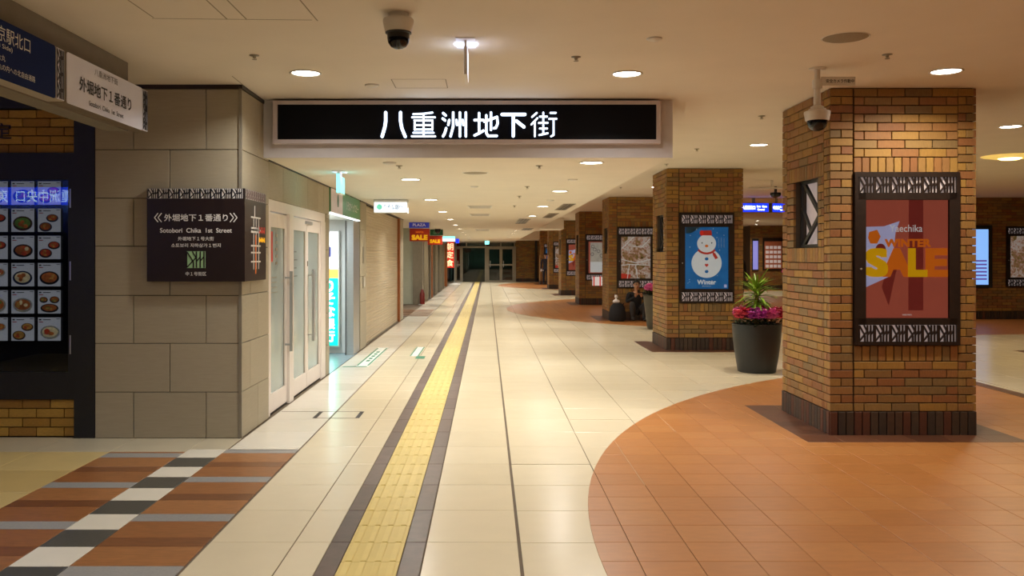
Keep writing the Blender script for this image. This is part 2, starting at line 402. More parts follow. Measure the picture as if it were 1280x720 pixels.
for i in range(24):
    x0 = .172+.6*i; x1 = x0+.6
    if x0 > 21: break
    for y in ys:
        y1 = min(y+.605, 55); 
        if y1-y < .05: continue
        cs = [in_c(a, b) for a, b in ((x0, y), (x1, y), (x1, y1), (x0, y1))]
        if all(cs): continue
        # skip under pillars' dark squares
        if x0 > 2.67 and x1 < 4.56 and any(py-.3 < y and y1 < py+PDEP+.3 for py in PIL_Y): continue
        g = .009 if i == 0 else .0035
        pieces.setdefault('tile', []).append(([(x0+g, y+.0025), (x1-.0035, y+.0025), (x1-.0035, y1-.0025), (x0+g, y1-.0025)], -.003 if any(cs) else 0.))
# terracotta discs, tile .3
for ci, c in enumerate(CIRC):
    nx = int((XB-.5 if ci == 0 else 18)/.3)+1
    for i in range(nx):
        x0 = .472+.3*i
        for j in range(-20, 200):
            y0 = 4.20+.3025*j; y1 = y0+.3025
            if y0 < -1 or y1 > 55 or y1 < c[1]-c[2] or y0 > c[1]+c[2]: continue
            x1 = x0+.3
            if ci == 0: x1 = min(x1, XB)
            if x1-x0 < .02: continue
            if x0 > 2.69 and x1 < 4.54 and any(py-.29 < y0 and y1 < py+PDEP+.29 for py in PIL_Y): continue
            poly = [(x0+.0018, y0+.0018), (x1-.0018, y0+.0018), (x1-.0018, y1-.0018), (x0+.0018, y1-.0018)]
            ins = [math.hypot(p[0]-c[0], p[1]-c[1]) < c[2] for p in poly]
            if not any(ins): continue
            if not all(ins): poly = clip_circle(poly, c)
            if poly: pieces.setdefault('terracotta', []).append((poly, 0.))
# dark squares round the pillars: planks laid flush
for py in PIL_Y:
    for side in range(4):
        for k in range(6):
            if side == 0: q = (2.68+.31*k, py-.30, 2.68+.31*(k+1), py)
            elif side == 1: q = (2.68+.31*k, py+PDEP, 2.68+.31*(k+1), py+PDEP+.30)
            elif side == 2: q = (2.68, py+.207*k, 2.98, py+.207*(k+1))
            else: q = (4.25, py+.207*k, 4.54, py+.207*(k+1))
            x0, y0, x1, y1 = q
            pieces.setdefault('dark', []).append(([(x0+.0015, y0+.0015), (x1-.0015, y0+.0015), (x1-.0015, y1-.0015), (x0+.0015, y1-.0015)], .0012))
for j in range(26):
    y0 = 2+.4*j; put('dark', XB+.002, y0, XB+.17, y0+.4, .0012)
for j in range(4): put('dark', 8.7+.31*j, 14.35, 9.01+.31*j, 14.65, .0012)
# tactile border tiles
for y in ys:
    if y < -1 or y > 54.2: continue
    put('border', -.846, y, -.745, y+.605); put('border', -.441, y, -.331, y+.605)
# left pattern: strips of planks, checker column
def strip(x0, x1, y0, seq, ylo, yhi):
    y = y0
    while y < yhi:
        for kind, l in seq:
            a, b = max(y, ylo), min(y+l, yhi)
            if b-a > .01: put(kind, x0, a, x1, b, gap=.0012)
            y += l
seqA = [('grey', .15), ('plank', .30), ('plank_dark', .15), ('plank', .30)]
strip(-2.095, -1.518, 4.285-3.6, seqA, -1, 7.12)
strip(-3.0, -2.40, 4.135-3.6, seqA, -1, 7.03)
for k in range(-14, 10):
    y0 = 4.43+.3*k
    if y0 > -1 and y0 < 7.1: put('dgrey' if k % 2 == 1 else 'white_c', -2.40, y0, -2.097, min(y0+.3, 7.12), gap=.0012)
for x0, x1 in ((-3.6, -3.0), (-3.0, -2.4), (-2.4, -2.095)): put('tile_grey', x0, 7.12 if x0 > -2.9 else 7.03, x1, 7.60)
for i in range(7):
    x1 = -3.0-.6*i
    if i: put('tile_grey', x1-.6, 7.03, x1, 7.60)
    for j in range(-4, 10):
        y1 = 7.03-.605*j
        if j >= 0 and y1 > 0: put('tile_yellow', x1-.6, y1-.605, x1, y1)
for i in range(7): pass
M['tile_grey'] = piece_mat('pale_grey_stone_tile', [(190, 180, 156), (184, 175, 152)], .3, gscale=6, gvar=.03, bump=0)
KM = {'tile': ('floor_tile', 'tile', 300), 'tile_white': ('floor_tile', 'tile_white', 30), 'tile_yellow': ('floor_tile', 'tile_yellow', 40), 'tile_grey': ('floor_tile', 'tile_grey', 40),
      'terracotta': ('terracotta_tile', 'terra', 300), 'dark': ('dark_tile', 'dark_tile', 200), 'border': ('border_tile', 'border', 200),
      'grey': ('grey_strip_tile', 'grey_tile', 60), 'plank': ('plank_tile', 'plank', 100), 'plank_dark': ('plank_tile', 'plank_dark', 60),
      'dgrey': ('checker_tile', 'dgrey_tile', 60), 'white_c': ('checker_tile', 'tile_white', 60)}
KM['tile'] = ('floor_tile', 'tile', 220)
cache = {}
def visible(p):
    x = sum(q[0] for q in p)/len(p); y = sum(q[1] for q in p)/len(p)
    if y < 3.9: return 1e6+abs(y)
    px = VX+FPX*x/y
    return y*y if -60 < px < 1340 else 1e5+y
for kind, lst in pieces.items():
    nm, mk, lim = KM[kind]
    lst.sort(key=lambda t: visible(t[0]))
    rest = MB()
    for i, (poly, top) in enumerate(lst):
        if i < lim and visible(poly) < 1e5:
            cx = sum(p[0] for p in poly)/len(poly); cy = sum(p[1] for p in poly)/len(poly)
            key = (mk,)+tuple(round(v, 3) for p in poly for v in (p[0]-cx, p[1]-cy))
            if key not in cache:
                mb = MB(); tile_into(mb, [(p[0]-cx, p[1]-cy) for p in poly], 0.); cache[key] = mb.mesh(nm, M[mk])
            inst(nm, cache[key], floor, (cx, cy, top))
        else: tile_into(rest, poly, top)
    if rest.v: rest.build(nm+'_expanse', M[mk], floor, kind='stuff')
# tactile blocks
mb = MB(); mb.cbox(-.1485, -.1485, -.007, .1485, .1485, .0, .003)
for k in range(4):
    cx = -.112+.0747*k
    mb.prism_z([(cx-.017, -.145), (cx+.017, -.145), (cx+.017, .145), (cx-.017, .145)], 0, .0035)
    mb.prism_z([(cx-.012, -.143), (cx+.012, -.143), (cx+.012, .143), (cx-.012, .143)], .0035, .005)
tb = mb.mesh('tactile_block', M['tactile'])
y = 4.49-.15-.3*13
n = 0
while y < 54.2:
    inst('tactile_block', tb, floor, (-.593, y, .001)); y += .3
# markings on the floor
def quad(mb, pts, z, mi=None): mb.add([(p[0], p[1], z) for p in pts]+[(p[0], p[1], z-.001) for p in pts], [(0, 1, 2, 3), (0, 4, 5, 1), (1, 5, 6, 2), (2, 6, 7, 3), (3, 7, 4, 0)], mi)
mb = MB()
for x in (-1.66, -1.25): quad(mb, [(x-.02, 8.5), (x+.02, 8.5), (x+.02, 8.86), (x-.02, 8.86)], .0015)
for yy in (8.5, 8.86): quad(mb, [(-1.66, yy-.005), (-1.25, yy-.005), (-1.25, yy+.005), (-1.66, yy+.005)], .0014)
quad(mb, [(-2.06, 8.855), (-1.66, 8.855), (-1.66, 8.865), (-2.06, 8.865)], .0014)
tag(mb.build('floor_marking', M['rubber']), 'dark taped rectangle outline on the pale floor before the white doors', 'floor marking')
mb = MB()
quad(mb, [(-1.86, 12.5), (-1.68, 12.5), (-1.68, 15.1), (-1.86, 15.1)], .0012, 0)
for x in (-1.85, -1.70): quad(mb, [(x-.012, 12.6), (x+.012, 12.6), (x+.012, 15.0), (x-.012, 15.0)], .002, 1)
for k in range(5): quad(mb, [(-1.80, 13.1+.3*k), (-1.75, 13.1+.3*k), (-1.75, 13.28+.3*k), (-1.80, 13.28+.3*k)], .002, 1)
quad(mb, [(-2.04, 12.45), (-1.70, 12.45), (-1.70, 12.52), (-2.04, 12.52)], .002, 1)
tag(mb.build('floor_sticker', [M['marking_w'], M['marking_g']]), 'long white floor sticker with green edges beside the green-signed entrance', 'floor sticker')
mb = MB()
quad(mb, [(-1.20, 13.8), (-1.07, 13.8), (-1.07, 15.2), (-1.20, 15.2)], .0012, 0)
for x in (-1.20, -1.08): quad(mb, [(x-.01, 13.8), (x+.01, 13.8), (x+.01, 15.2), (x-.01, 15.2)], .002, 1)
quad(mb, [(-1.10, 13.45), (-.96, 13.45), (-.96, 13.8), (-1.10, 13.8)], .002, 1)
tag(mb.build('floor_sticker', [M['marking_w'], M['marking_g']]), 'short white and green arrow sticker close to the yellow tactile strip', 'floor sticker')

# ================================================================= CEILING
ceil = MB().box(-12.2, -6.2, ZH, 26, 63, ZH+.12).build('ceiling', M['ceil']); ceil['kind'] = 'structure'
MB().box(-2.1, 8.32, ZL, 1.72, 57, ZH-.002).build('dropped_ceiling', M['ceil2'], ceil)
MB().box(-2.1, 8.30, ZL-.004, 1.74, 8.32, ZH-.001).build('bulkhead_face', M['bulk'], ceil)
mb = MB()     # plasterboard seams and hatches
def seam(x0, y0, x1, y1, z=ZH, w=.004):
    d = math.hypot(x1-x0, y1-y0); nx, ny = -(y1-y0)/d*w, (x1-x0)/d*w
    mb.prism_z([(x0+nx, y0+ny), (x0-nx, y0-ny), (x1-nx, y1-ny), (x1+nx, y1+ny)], z-.0008, z+.001)
def at_c(px, py, h): D = (h-EYE)*FPX/(VY-py); return (X(px, D), D)
for a, b in (((160, 0), (192, 22)), ((190, 23), (284, 24)), ((258, 0), (284, 24)), ((284, 0), (308, 24)), ((284, 24), (390, 25)), ((375, 0), (397, 26)), ((290, 95), (316, 116))):
    p, q = at_c(a[0], a[1], ZH), at_c(b[0], b[1], ZH); seam(p[0], p[1], q[0], q[1])
mb.build('seam', M['seam'], ceil)
mb = MB()
def hatch(px0, py0, px1, py1, h=ZH, wd=.004):
    a = at_c((px0+px1)/2, py0, h); b = at_c((px0+px1)/2, py1, h)
    x0 = X(px0, a[1]); x1 = X(px1, a[1]); mb2 = MB()
    for q in ((x0, a[1], x1, a[1]), (x1, a[1], x1, b[1]), (x1, b[1], x0, b[1]), (x0, b[1], x0, a[1])):
        global mb; seam(*q, z=h, w=wd)
for args in ((489, 99, 557, 110),): hatch(*args)
mb.build('access_hatch_edge', M['seam'], ceil)
beam = MB().box(-2.88, -6, 2.50, -2.72, 6.70, ZH-.001).build('ceiling_beam', mat('beam_paint', (132, 124, 110), .8)); beam['kind'] = 'structure'

# ================================================================= LIGHTS IN THE CEILING
ORD = ['first', 'second', 'third', 'fourth', 'fifth', 'sixth', 'seventh', 'eighth', 'ninth', 'tenth', 'eleventh', 'twelfth', 'thirteenth', 'fourteenth']
mb = MB(); mb.lathe([(.125, 0), (.128, -.006), (.118, -.010), (.108, -.004), (.104, .0)], n=28, cap=False); ring_me = mb.mesh('trim_ring', M['white'], True)
mb = MB(); mb.lathe([(.0, -.006), (.06, -.006), (.106, -.003)], n=28, cap=False); lens_me = mb.mesh('diffuser', M['lamp'], True)
mb = MB(); mb.lathe([(.08, 0), (.082, -.005), (.07, -.008), (.06, 0)], n=20, cap=False); sring_me = mb.mesh('trim_ring', M['white'], True)
def downlight(x, y, z, power, label, col=WARM, group='round downlights in the ceiling'):
    t = thing('downlight', label, 'ceiling light', (x, y, z), 0, group)
    inst('trim_ring', ring_me, t, (0, 0, 0)); inst('diffuser', lens_me, t, (0, 0, 0))
    area('downlight_lamp', (0, 0, -.03), power, col, .18, parent=t, spread=math.radians(150))
    return t
for k in range(12):
    D = 10.64+3.8*k
    if D < 54: downlight(-.92, D, ZL, LAMP_LOW, 'lit downlight under the low ceiling, %s behind the big sign in the left lamp row' % ORD[k])
kk = 0
for k in range(12):
    D = 8.75+3.8*k
    if D < 54 and k not in (4, 5):
        downlight(1.03, D, ZL, LAMP_LOW, 'lit downlight under the low ceiling, %s behind the big sign in the right lamp row' % ORD[kk]); kk += 1
downlight(-1.45, 7.07, ZH, LAMP_NEAR, 'lit downlight in the high ceiling in front of the big sign, above its left end')
downlight(1.12, 7.1, ZH, LAMP_NEAR, 'lit downlight in the high ceiling in front of the big sign, above its right end')
downlight(3.63, 7.0, ZH, LAMP_HIGH*.8, 'round lit downlight in the high ceiling above the big WINTER SALE poster', WARMER)
downlight(3.56, 11.6, ZH, LAMP_HIGH*.7, 'round lit downlight in the high ceiling between the first and second brick pillars', WARMER)
downlight(5.9, 9.97, ZH, LAMP_HIGH*.8, 'round lit downlight in the high ceiling just beside the nearest brick pillar', WARMER)
downlight(11.0, 36, ZH, LAMP_HIGH, 'small far round downlight below the blue overhead signs', WARMER)
downlight(12.2, 42.4-2.3, ZH, LAMP_HIGH, 'tiny far round downlight under the blue overhead signs, the lower one of two', WARMER)
# unseen downlights added beyond the frame or behind pillars to light the hall
hid = [(-1.45, 2.6, .8), (1.12, 2.6, .8), (3.63, 2.6, .55), (1.12, -1.8, .7), (-1.45, -1.8, .7), (5.9, 5, .5), (7.9, 16, .8), (9.5, 22, .8), (6.2, 16, .6), (6.5, 23, .8), (6.5, 30, .8), (6.5, 37, .8), (6.5, 44, .8),
       (11, 29, .8), (14, 18, .8), (-4.3, 4.4, .55), (3.56, 18.6, .5), (3.56, 25.6, .5), (3.56, 32.6, .5), (3.56, 39.6, .5), (3.56, 46.6, .9), (2.4, 52.8, .9), (13, 12, .5), (13, 50, 1)]
hk = 0
for x, y, p in hid:
    hk += 1
    downlight(x, y, ZH, LAMP_HIGH*p, 'unseen round downlight added to the high ceiling to light the hall', WARM if x < 2 else (WARMER if x < 5 else AMBER), 'unseen hall downlights')
# big dish lamp on the right
t = thing('dish_lamp', 'large glowing yellow dish lamp on the ceiling at the right edge', 'ceiling light', (7.62, 12.9, ZH))
MB().lathe([(.0, -.02), (.2, -.04), (.34, -.015), (.38, 0)], n=32, cap=False)  .build('dish', mat('yellow_dish', (240, 206, 110), .5, glow=.5), t, smooth=True)
MB().lathe([(.0, -.06), (.12, -.055), (.17, -.03)], n=24, cap=False).build('diffuser', M['lamp_warm'], t, smooth=True)
area('dish_lamp_light', (0, 0, -.08), 14, (1, .8, .4), .3, parent=t)
# grilles, sprinklers, detectors
def round_grille(px, py, h, r, label):
    x, D = at_c(px, py, h)
    t = thing('ceiling_speaker', label, 'ceiling speaker', (x, D, h))
    MB().lathe([(0, -.006), (r*.9, -.006), (r, -.001)], n=32, cap=False).build('grille', mat('speaker_grille', (150, 138, 118), .6, var=.1, scale=200, bump=.4, bscale=300), t, smooth=True)
    MB().lathe([(r, 0), (r+.008, -.004), (r+.012, 0)], n=32, cap=False).build('rim', M['white'], t, smooth=True)
round_grille(1057, 47, ZH, .145, 'large round beige speaker grille in the ceiling near the right side of the photo')
round_grille(594, 216, ZL, .135, 'round speaker grille in the low ceiling just behind the big sign')
mb = MB(); mb.lathe([(.035, 0), (.036, -.004), (.012, -.006), (.012, -.02), (.004, -.024)], n=16); mb.lathe([(.0, -.034), (.018, -.033), (.018, -.031), (0, -.030)], n=12, cap=False)
for a in (0, PI/2): mb.tube([(.01*math.cos(a), .01*math.sin(a), -.02), (.016*math.cos(a), .016*math.sin(a), -.026), (.004*math.cos(a), .004*math.sin(a), -.033)], .0015, 5)
spr_me = mb.mesh('sprinkler', M['steel_dark'], True)
SP = [(318, 69, ZH, 'small metal sprinkler in the ceiling above the grey stone corner'), (720, 71, ZH, 'small metal sprinkler in the ceiling above the right half of the big sign'),
      (1109, 68, ZH, 'small metal sprinkler in the ceiling above the nearest pillar'), (871, 186, ZH, 'small sprinkler in the ceiling between the big sign and the nearest pillar'),
      (833, 205, ZH, 'small sprinkler over the second pillar'), (499, 207, ZL, 'small sprinkler just under the left end of the big sign'),
      (674, 207, ZL, 'small sprinkler in the low ceiling under the right half of the big sign'), (659, 233, ZL, 'small sprinkler in the low ceiling between the two lamp rows'),
      (649, 245, ZL, 'tiny sprinkler in the low ceiling, second behind the big sign between the lamp rows'), (643, 257, ZL, 'tiny sprinkler in the low ceiling, third behind the big sign between the lamp rows'),
      (776, 234, ZH, 'small sprinkler in the high ceiling left of the second pillar'), (952, 145, ZH, 'small sprinkler in the high ceiling left of the nearest pillar')]
for px, py, h, lb in SP:
    x, D = at_c(px, py, h); o = inst('sprinkler', spr_me, None, (x, D, h)); tag(o, lb, 'sprinkler', 'ceiling sprinklers')
det = MB().lathe([(.055, 0), (.056, -.012), (.048, -.02), (.03, -.032), (.0, -.036)], n=20, cap=False).mesh('smoke_detector', M['grey_plastic'], True)
for px, py, h, s, lb in ((465, 106, ZH, 1.1, 'flat round detector in the ceiling left of the hatch above the big sign'), (818, 48, ZH, .95, 'small round metal fitting in the ceiling right of centre'),
                      (593, 233, ZL, .9, 'small round smoke detector in the low ceiling behind the round speaker'), (716, 224, ZL, 1.1, 'flat round detector in the low ceiling beside the right lamp row'),
                      (688, 250, ZL, 1.1, 'second flat round detector beside the right lamp row'), (487, 203, ZL, 1.2, 'flat round detector under the left end of the big sign')):
    x, D = at_c(px, py, h); o = inst('smoke_detector', det, None, (x, D, h), sc_=(s, s, s*.6)); tag(o, lb, 'detector')
def vent(px, py, w, l, h, label, dark=False):
    x, D = at_c(px, py, h)
    t = thing('ceiling_vent', label, 'ceiling vent', (x, D, h))
    fr = MB(); fr.box(-w/2, -l/2, -.008, w/2, -l/2+.03, 0); fr.box(-w/2, l/2-.03, -.008, w/2, l/2, 0); fr.box(-w/2, -l/2+.03, -.008, -w/2+.03, l/2-.03, 0); fr.box(w/2-.03, -l/2+.03, -.008, w/2, l/2-.03, 0)
    fr.build('frame', M['grey_plastic'] if not dark else M['steel_dark'], t)
    MB().box(-w/2+.03, -l/2+.03, -.001, w/2-.03, l/2-.03, 0).build('backing', M['black'], t)
    n = max(3, int((l-.06)/.09)) if not dark else 3
    if dark: n = 3; sl = MB().box(-.006, -l/2+.03, -.007, .006, l/2-.03, -.001).mesh('slat', M['steel_dark']); 
    else: sl = MB().box(-w/2+.03, -.02, -.007, w/2-.03, .02, -.002).mesh('slat', M['grey_plastic'])
    for k in range(n):
        u = (k+.5)/n-.5
        inst('slat', sl, t, (u*(w-.06), 0, 0) if dark else (0, u*(l-.06), 0))
vent(600, 258.5, .45, .8, ZL, 'square pale ceiling vent in the low ceiling, the nearest of the centre line')
vent(600, 268.5, .45, .9, ZL, 'square pale ceiling vent in the low ceiling, second of the centre line')
vent(603, 287.5, .5, 2.0, ZL, 'pale ceiling vent in the low ceiling, farthest of the centre line')
vent(705.8, 258.7, .22, 2.0, ZL, 'long dark slot vent along the edge of the low ceiling, the nearest one', True)
vent(688, 269.4, .22, 2.2, ZL, 'long dark slot vent along the edge of the low ceiling, the middle one', True)
vent(653, 276.5, .3, 3.2, ZL, 'long dark slot vent along the low ceiling, beside the missing lamps', True)
vent(659, 286.5, .35, 2.0, ZL, 'small dark slot vent deep in the corridor by the pillars', True)

# ================================================================= BRICKWORK
def brick_me(w, h, m, t=.022, c=.0025):
    key = ('b', round(w, 4), round(h, 4), m.name)
    if key not in cache:
        mb = MB(); brick_into(mb, 0, 0, w, h, 0, t, c); cache[key] = mb.mesh('brick', m)
    return cache[key]
def brick_into(mb, x, z, w, h, y, t=.022, c=.0025, fn=None, mi=None):
    vs = [(x+c, y-t, z+c), (x+w-c, y-t, z+c), (x+w-c, y-t, z+h-c), (x+c, y-t, z+h-c), (x, y-t+c, z), (x+w, y-t+c, z), (x+w, y-t+c, z+h), (x, y-t+c, z+h), (x, y, z), (x+w, y, z), (x+w, y, z+h), (x, y, z+h)]
    if fn: vs = [fn(v) for v in vs]
    fs = [(0, 1, 2, 3)]
    for k in (0, 4): fs += [(k+i, k+4+i, k+4+(i+1) % 4, k+(i+1) % 4) for i in range(4)]
    mb.add(vs, fs, mi)
CO, PT, J = .0725, .239, .008
def bond(x0, x1, z0, z1, a_edge, out, first=0, pitch=PT):
    n = round((z1-z0)/CO); co = (z1-z0)/n
    for r in range(n):
        z = z0+co*r; e = a_edge[(r+first) % 2]; x = x0
        nxt = x0+e
        while x < x1-.01:
            b = min(nxt, x1)
            if x1-b < .03: b = x1
            if b-x > .02: out.append((x, z, b-x-J, co-J))
            x = b; nxt = b+pitch
def soldiers(x0, x1, z0, z1, out):
    n = round((x1-x0)/.0705); p = (x1-x0)/n
    for i in range(n): out.append((x0+p*i, z0, p-J, z1-z0-J))
PW = PX1-PX0
def front_bricks():
    o = []; j1, j2 = .205, 1.115
    bond(0, j1, .21, ZH, (j1, .10), o); bond(j2, PW, .21, ZH, (PW-j2, .075), o, 0)
    bond(j1+.006, j2-.006+J, .21, .645, (.205, .09), o, 1); soldiers(j1+.006, j2-.006+J, .645, .785, o)
    soldiers(j1+.006, j2-.006+J, 2.285, 2.42, o); bond(j1+.006, j2-.006+J, 2.42, ZH, (.205, .09), o, 1)
    return o
def side_bricks(niche=True):
    o = []; w = PDEP; a, b = .14, w-.14
    bond(0, a, .21, ZH, (a, .07), o); bond(b, w, .21, ZH, (a, .07), o, 1)
    if niche:
        bond(a, b, .21, 1.50, (.2, .09), o); soldiers(a, b, 1.50, 1.64, o); soldiers(a, b, 2.27, 2.41, o)
        bond(a, .33, 1.64, 2.27, (.19, .09), o); bond(.96, b, 1.64, 2.27, (.14, .08), o, 1)
        bond(a, b, 2.41, ZH, (.2, .09), o, 1)
    else: bond(a, b, .21, ZH, (.2, .09), o)
    return o
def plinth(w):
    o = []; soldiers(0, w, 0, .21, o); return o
T = .022
def fF(v): return v                                              # front: faces -Y
def place_fn(face):
    if face == 'f': return lambda v: (v[0], v[1]+T, v[2])
    if face == 'l': return lambda v: (v[1]+T, PDEP-v[0], v[2])      # faces -X, local x runs toward -Y
    if face == 'r': return lambda v: (PW-T-v[1], v[0], v[2])
    return lambda v: (PW-v[0], PDEP-T-v[1], v[2])
niche_lat = None
def pillar_core():
    mb = MB(); s = T
    # core with a niche on its left side
    mb.box(s, s, 0, PW-s, PDEP-s, 1.62); mb.box(s, s, 2.28, PW-s, PDEP-s, ZH-.001)
    mb.box(.16, s, 1.62, PW-s, PDEP-s, 2.28); mb.box(s, s, 1.62, .16, PDEP-.96-.01, 2.28); mb.box(s, PDEP-.33+.01, 1.62, .16, PDEP-s, 2.28)
    return mb
core_me = pillar_core().mesh('mortar_core', M['mortar'])
ORDP = ['nearest brick pillar, by the WINTER SALE poster', 'second brick pillar, with the snowman poster', 'third brick pillar, behind the crouching man', 'fourth brick pillar, carrying a white and red poster',
        'fifth brick pillar, with a red SALE poster', 'sixth brick pillar, narrow, deep in the corridor', 'last brick pillar, behind the standing guard']
far_me = None
fb, sb, pl, plS = front_bricks(), side_bricks(), plinth(PW), plinth(PDEP)
rotf = {'f': 0, 'l': -PI/2, 'r': PI/2, 'b': PI}
def origin(face): return {'f': (0, T, 0), 'l': (T, PDEP, 0), 'r': (PW-T, 0, 0), 'b': (PW, PDEP-T, 0)}[face]
for k, py in enumerate(PIL_Y):
    t = thing('brick_pillar', 'square ' + ORDP[k], 'pillar', (PX0, py, 0), 0, 'brick pillars in a row')
    inst('mortar_core', core_me, t, (0, 0, 0))
    allb = [('f', q, 'brick', 0) for q in fb]+[('l', q, 'brick', 1) for q in sb]
    allp = [('f', q) for q in pl]+[('l', q) for q in plS]
    if k < 2:
        rest = MB()
        for i, (fc, q, nm, _) in enumerate(allb):
            if i < 300:
                Mx = Matrix.Rotation(rotf[fc], 4, 'Z'); d = Mx @ Vector((q[0], R.uniform(-.001, .0015), q[1])); o3 = origin(fc)
                inst('brick', brick_me(q[2], q[3], M['brick'], T), t, (o3[0]+d.x, o3[1]+d.y, d.z), (0, 0, rotf[fc]))
            else: brick_into(rest, q[0], q[1], q[2], q[3], 0, T, fn=place_fn(fc))
        for fc in 'rb':
            for q in side_bricks(False) if fc == 'r' else fb: brick_into(rest, q[0], q[1], q[2], q[3], 0, T, fn=place_fn(fc))
        rest.build('brickwork', M['brick'], t, kind='stuff')
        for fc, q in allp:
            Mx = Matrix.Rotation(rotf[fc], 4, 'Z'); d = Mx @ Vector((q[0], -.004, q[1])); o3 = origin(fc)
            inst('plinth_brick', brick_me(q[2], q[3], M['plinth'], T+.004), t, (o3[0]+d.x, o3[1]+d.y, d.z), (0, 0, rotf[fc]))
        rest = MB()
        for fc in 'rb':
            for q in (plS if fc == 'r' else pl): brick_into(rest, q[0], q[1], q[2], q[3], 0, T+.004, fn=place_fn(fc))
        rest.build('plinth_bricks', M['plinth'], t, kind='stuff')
    else:
        if far_me is None:
            mb = MB()
            for fc, q, nm, _ in allb: brick_into(mb, q[0], q[1], q[2], q[3], 0, T, fn=place_fn(fc))
            for fc in 'rb':
                for q in side_bricks(False) if fc == 'r' else fb: brick_into(mb, q[0], q[1], q[2], q[3], 0, T, fn=place_fn(fc))
            mp = MB()
            for fc in 'flrb':
                for q in (plS if fc in 'lr' else pl): brick_into(mp, q[0], q[1], q[2], q[3], 0, T+.004, fn=place_fn(fc))
            far_me = (mb.mesh('brickwork', M['brick']), mp.mesh('plinth_bricks', M['plinth']))
        for nm, me in zip(('brickwork', 'plinth_bricks'), far_me): o = inst(nm, me, t, (0, 0, 0)); o['kind'] = 'stuff'
    # lattice panel in the side niche
    if niche_lat is None:
        mb = MB(); z0, z1, a, b = 1.64, 2.27, PDEP-.96, PDEP-.33     # y range of the niche
        def lx(u, v): return (a+(b-a)*u, z0+(z1-z0)*v)
        def sbar(p, q, wd):
            m2 = MB(); bar(m2, p, q, wd, -.012, .012)
            mb.add([(.075+v[1], v[0], v[2]) for v in m2.v], [tuple(reversed(f)) for f in m2.f])
        for p, q, wd in ((lx(0, .02), lx(1, .02), .03), (lx(0, .98), lx(1, .98), .03), (lx(.02, 0), lx(.02, 1), .03), (lx(.98, 0), lx(.98, 1), .03), (lx(.26, 0), lx(.26, 1), .05),
                         (lx(.26, .5), lx(.9, 1), .04), (lx(.1, 1), lx(.26, .7), .03), (lx(.9, .02), lx(.26, .45), .04), (lx(.6, .25), lx(.95, .62), .03)): sbar(p, q, wd)
        niche_lat = mb.mesh('niche_lattice', M['black'])
        nb_me = MB().box(.125, a, z0, .13, b, z1).mesh('niche_panel', M['lattice_back'])
    inst('niche_lattice', niche_lat, t, (0, 0, 0)); inst('niche_panel', nb_me, t, (0, 0, 0))

# ---------------------------------------------------------------- poster cases on the pillars
CW, CH = .91, 1.50
fr = MB(); fr.box(0, -.035, 0, CW, 0, .03); fr.box(0, -.035, CH-.045, CW, 0, CH); fr.box(0, -.035, .03, .03, 0, CH-.045); fr.box(CW-.03, -.035, .03, CW, 0, CH-.045)
fr.box(.03, -.035, .175, .095, 0, 1.32); fr.box(CW-.09, -.035, .175, CW-.03, 0, 1.32); fr.box(.03, -.035, .175, CW-.03, 0, .232); fr.box(.03, -.035, 1.26, CW-.03, 0, 1.32)
frame_me = fr.mesh('frame', M['bronze'])
lt = MB(); lattice(lt, .04, 0, CW-.08, .142, 6, .0115, -.03, -.012); lat_me = lt.mesh('lattice', M['bronze'])
lb_me = MB().box(.03, -.010, -.002, CW-.03, -.004, .144).mesh('lattice_panel', M['lattice_back'])
pane_me = MB().box(.095, -.026, .232, CW-.09, -.022, 1.26).mesh('glass_pane', M['glass'])
back_me = MB().box(.01, -.004, .01, CW-.01, -.001, CH-.01).mesh('backing', M['black'])
knob_me = MB().lathe([(.0, 0), (.009, 0), (.009, .006), (0, .008)], n=12, cap=False).mesh('lock', M['chrome'])
PXL, PXR, PZ0, PZ1 = .10, .815, .234, 1.258
def paper(m, parent, y=-.012): return MB().box(PXL, y, PZ0, PXR, y+.004, PZ1).build('poster', m, parent)
def case(x, y, z, label, rz=0, sx=1, lat=True):
    t = thing('poster_case', label, 'poster case', (x, y, z), rz, 'poster cases on the brick pillars')
    inst('frame', frame_me, t, (0, 0, 0)); inst('backing', back_me, t, (0, 0, 0)); inst('glass_pane', pane_me, t, (0, 0, 0))
    inst('lock', knob_me, t, (.05, -.036, .66), (PI/2, 0, 0))
    for zz in (.03, 1.315): inst('lattice', lat_me, t, (0, 0, zz)); inst('lattice_panel', lb_me, t, (0, 0, zz))
    return t
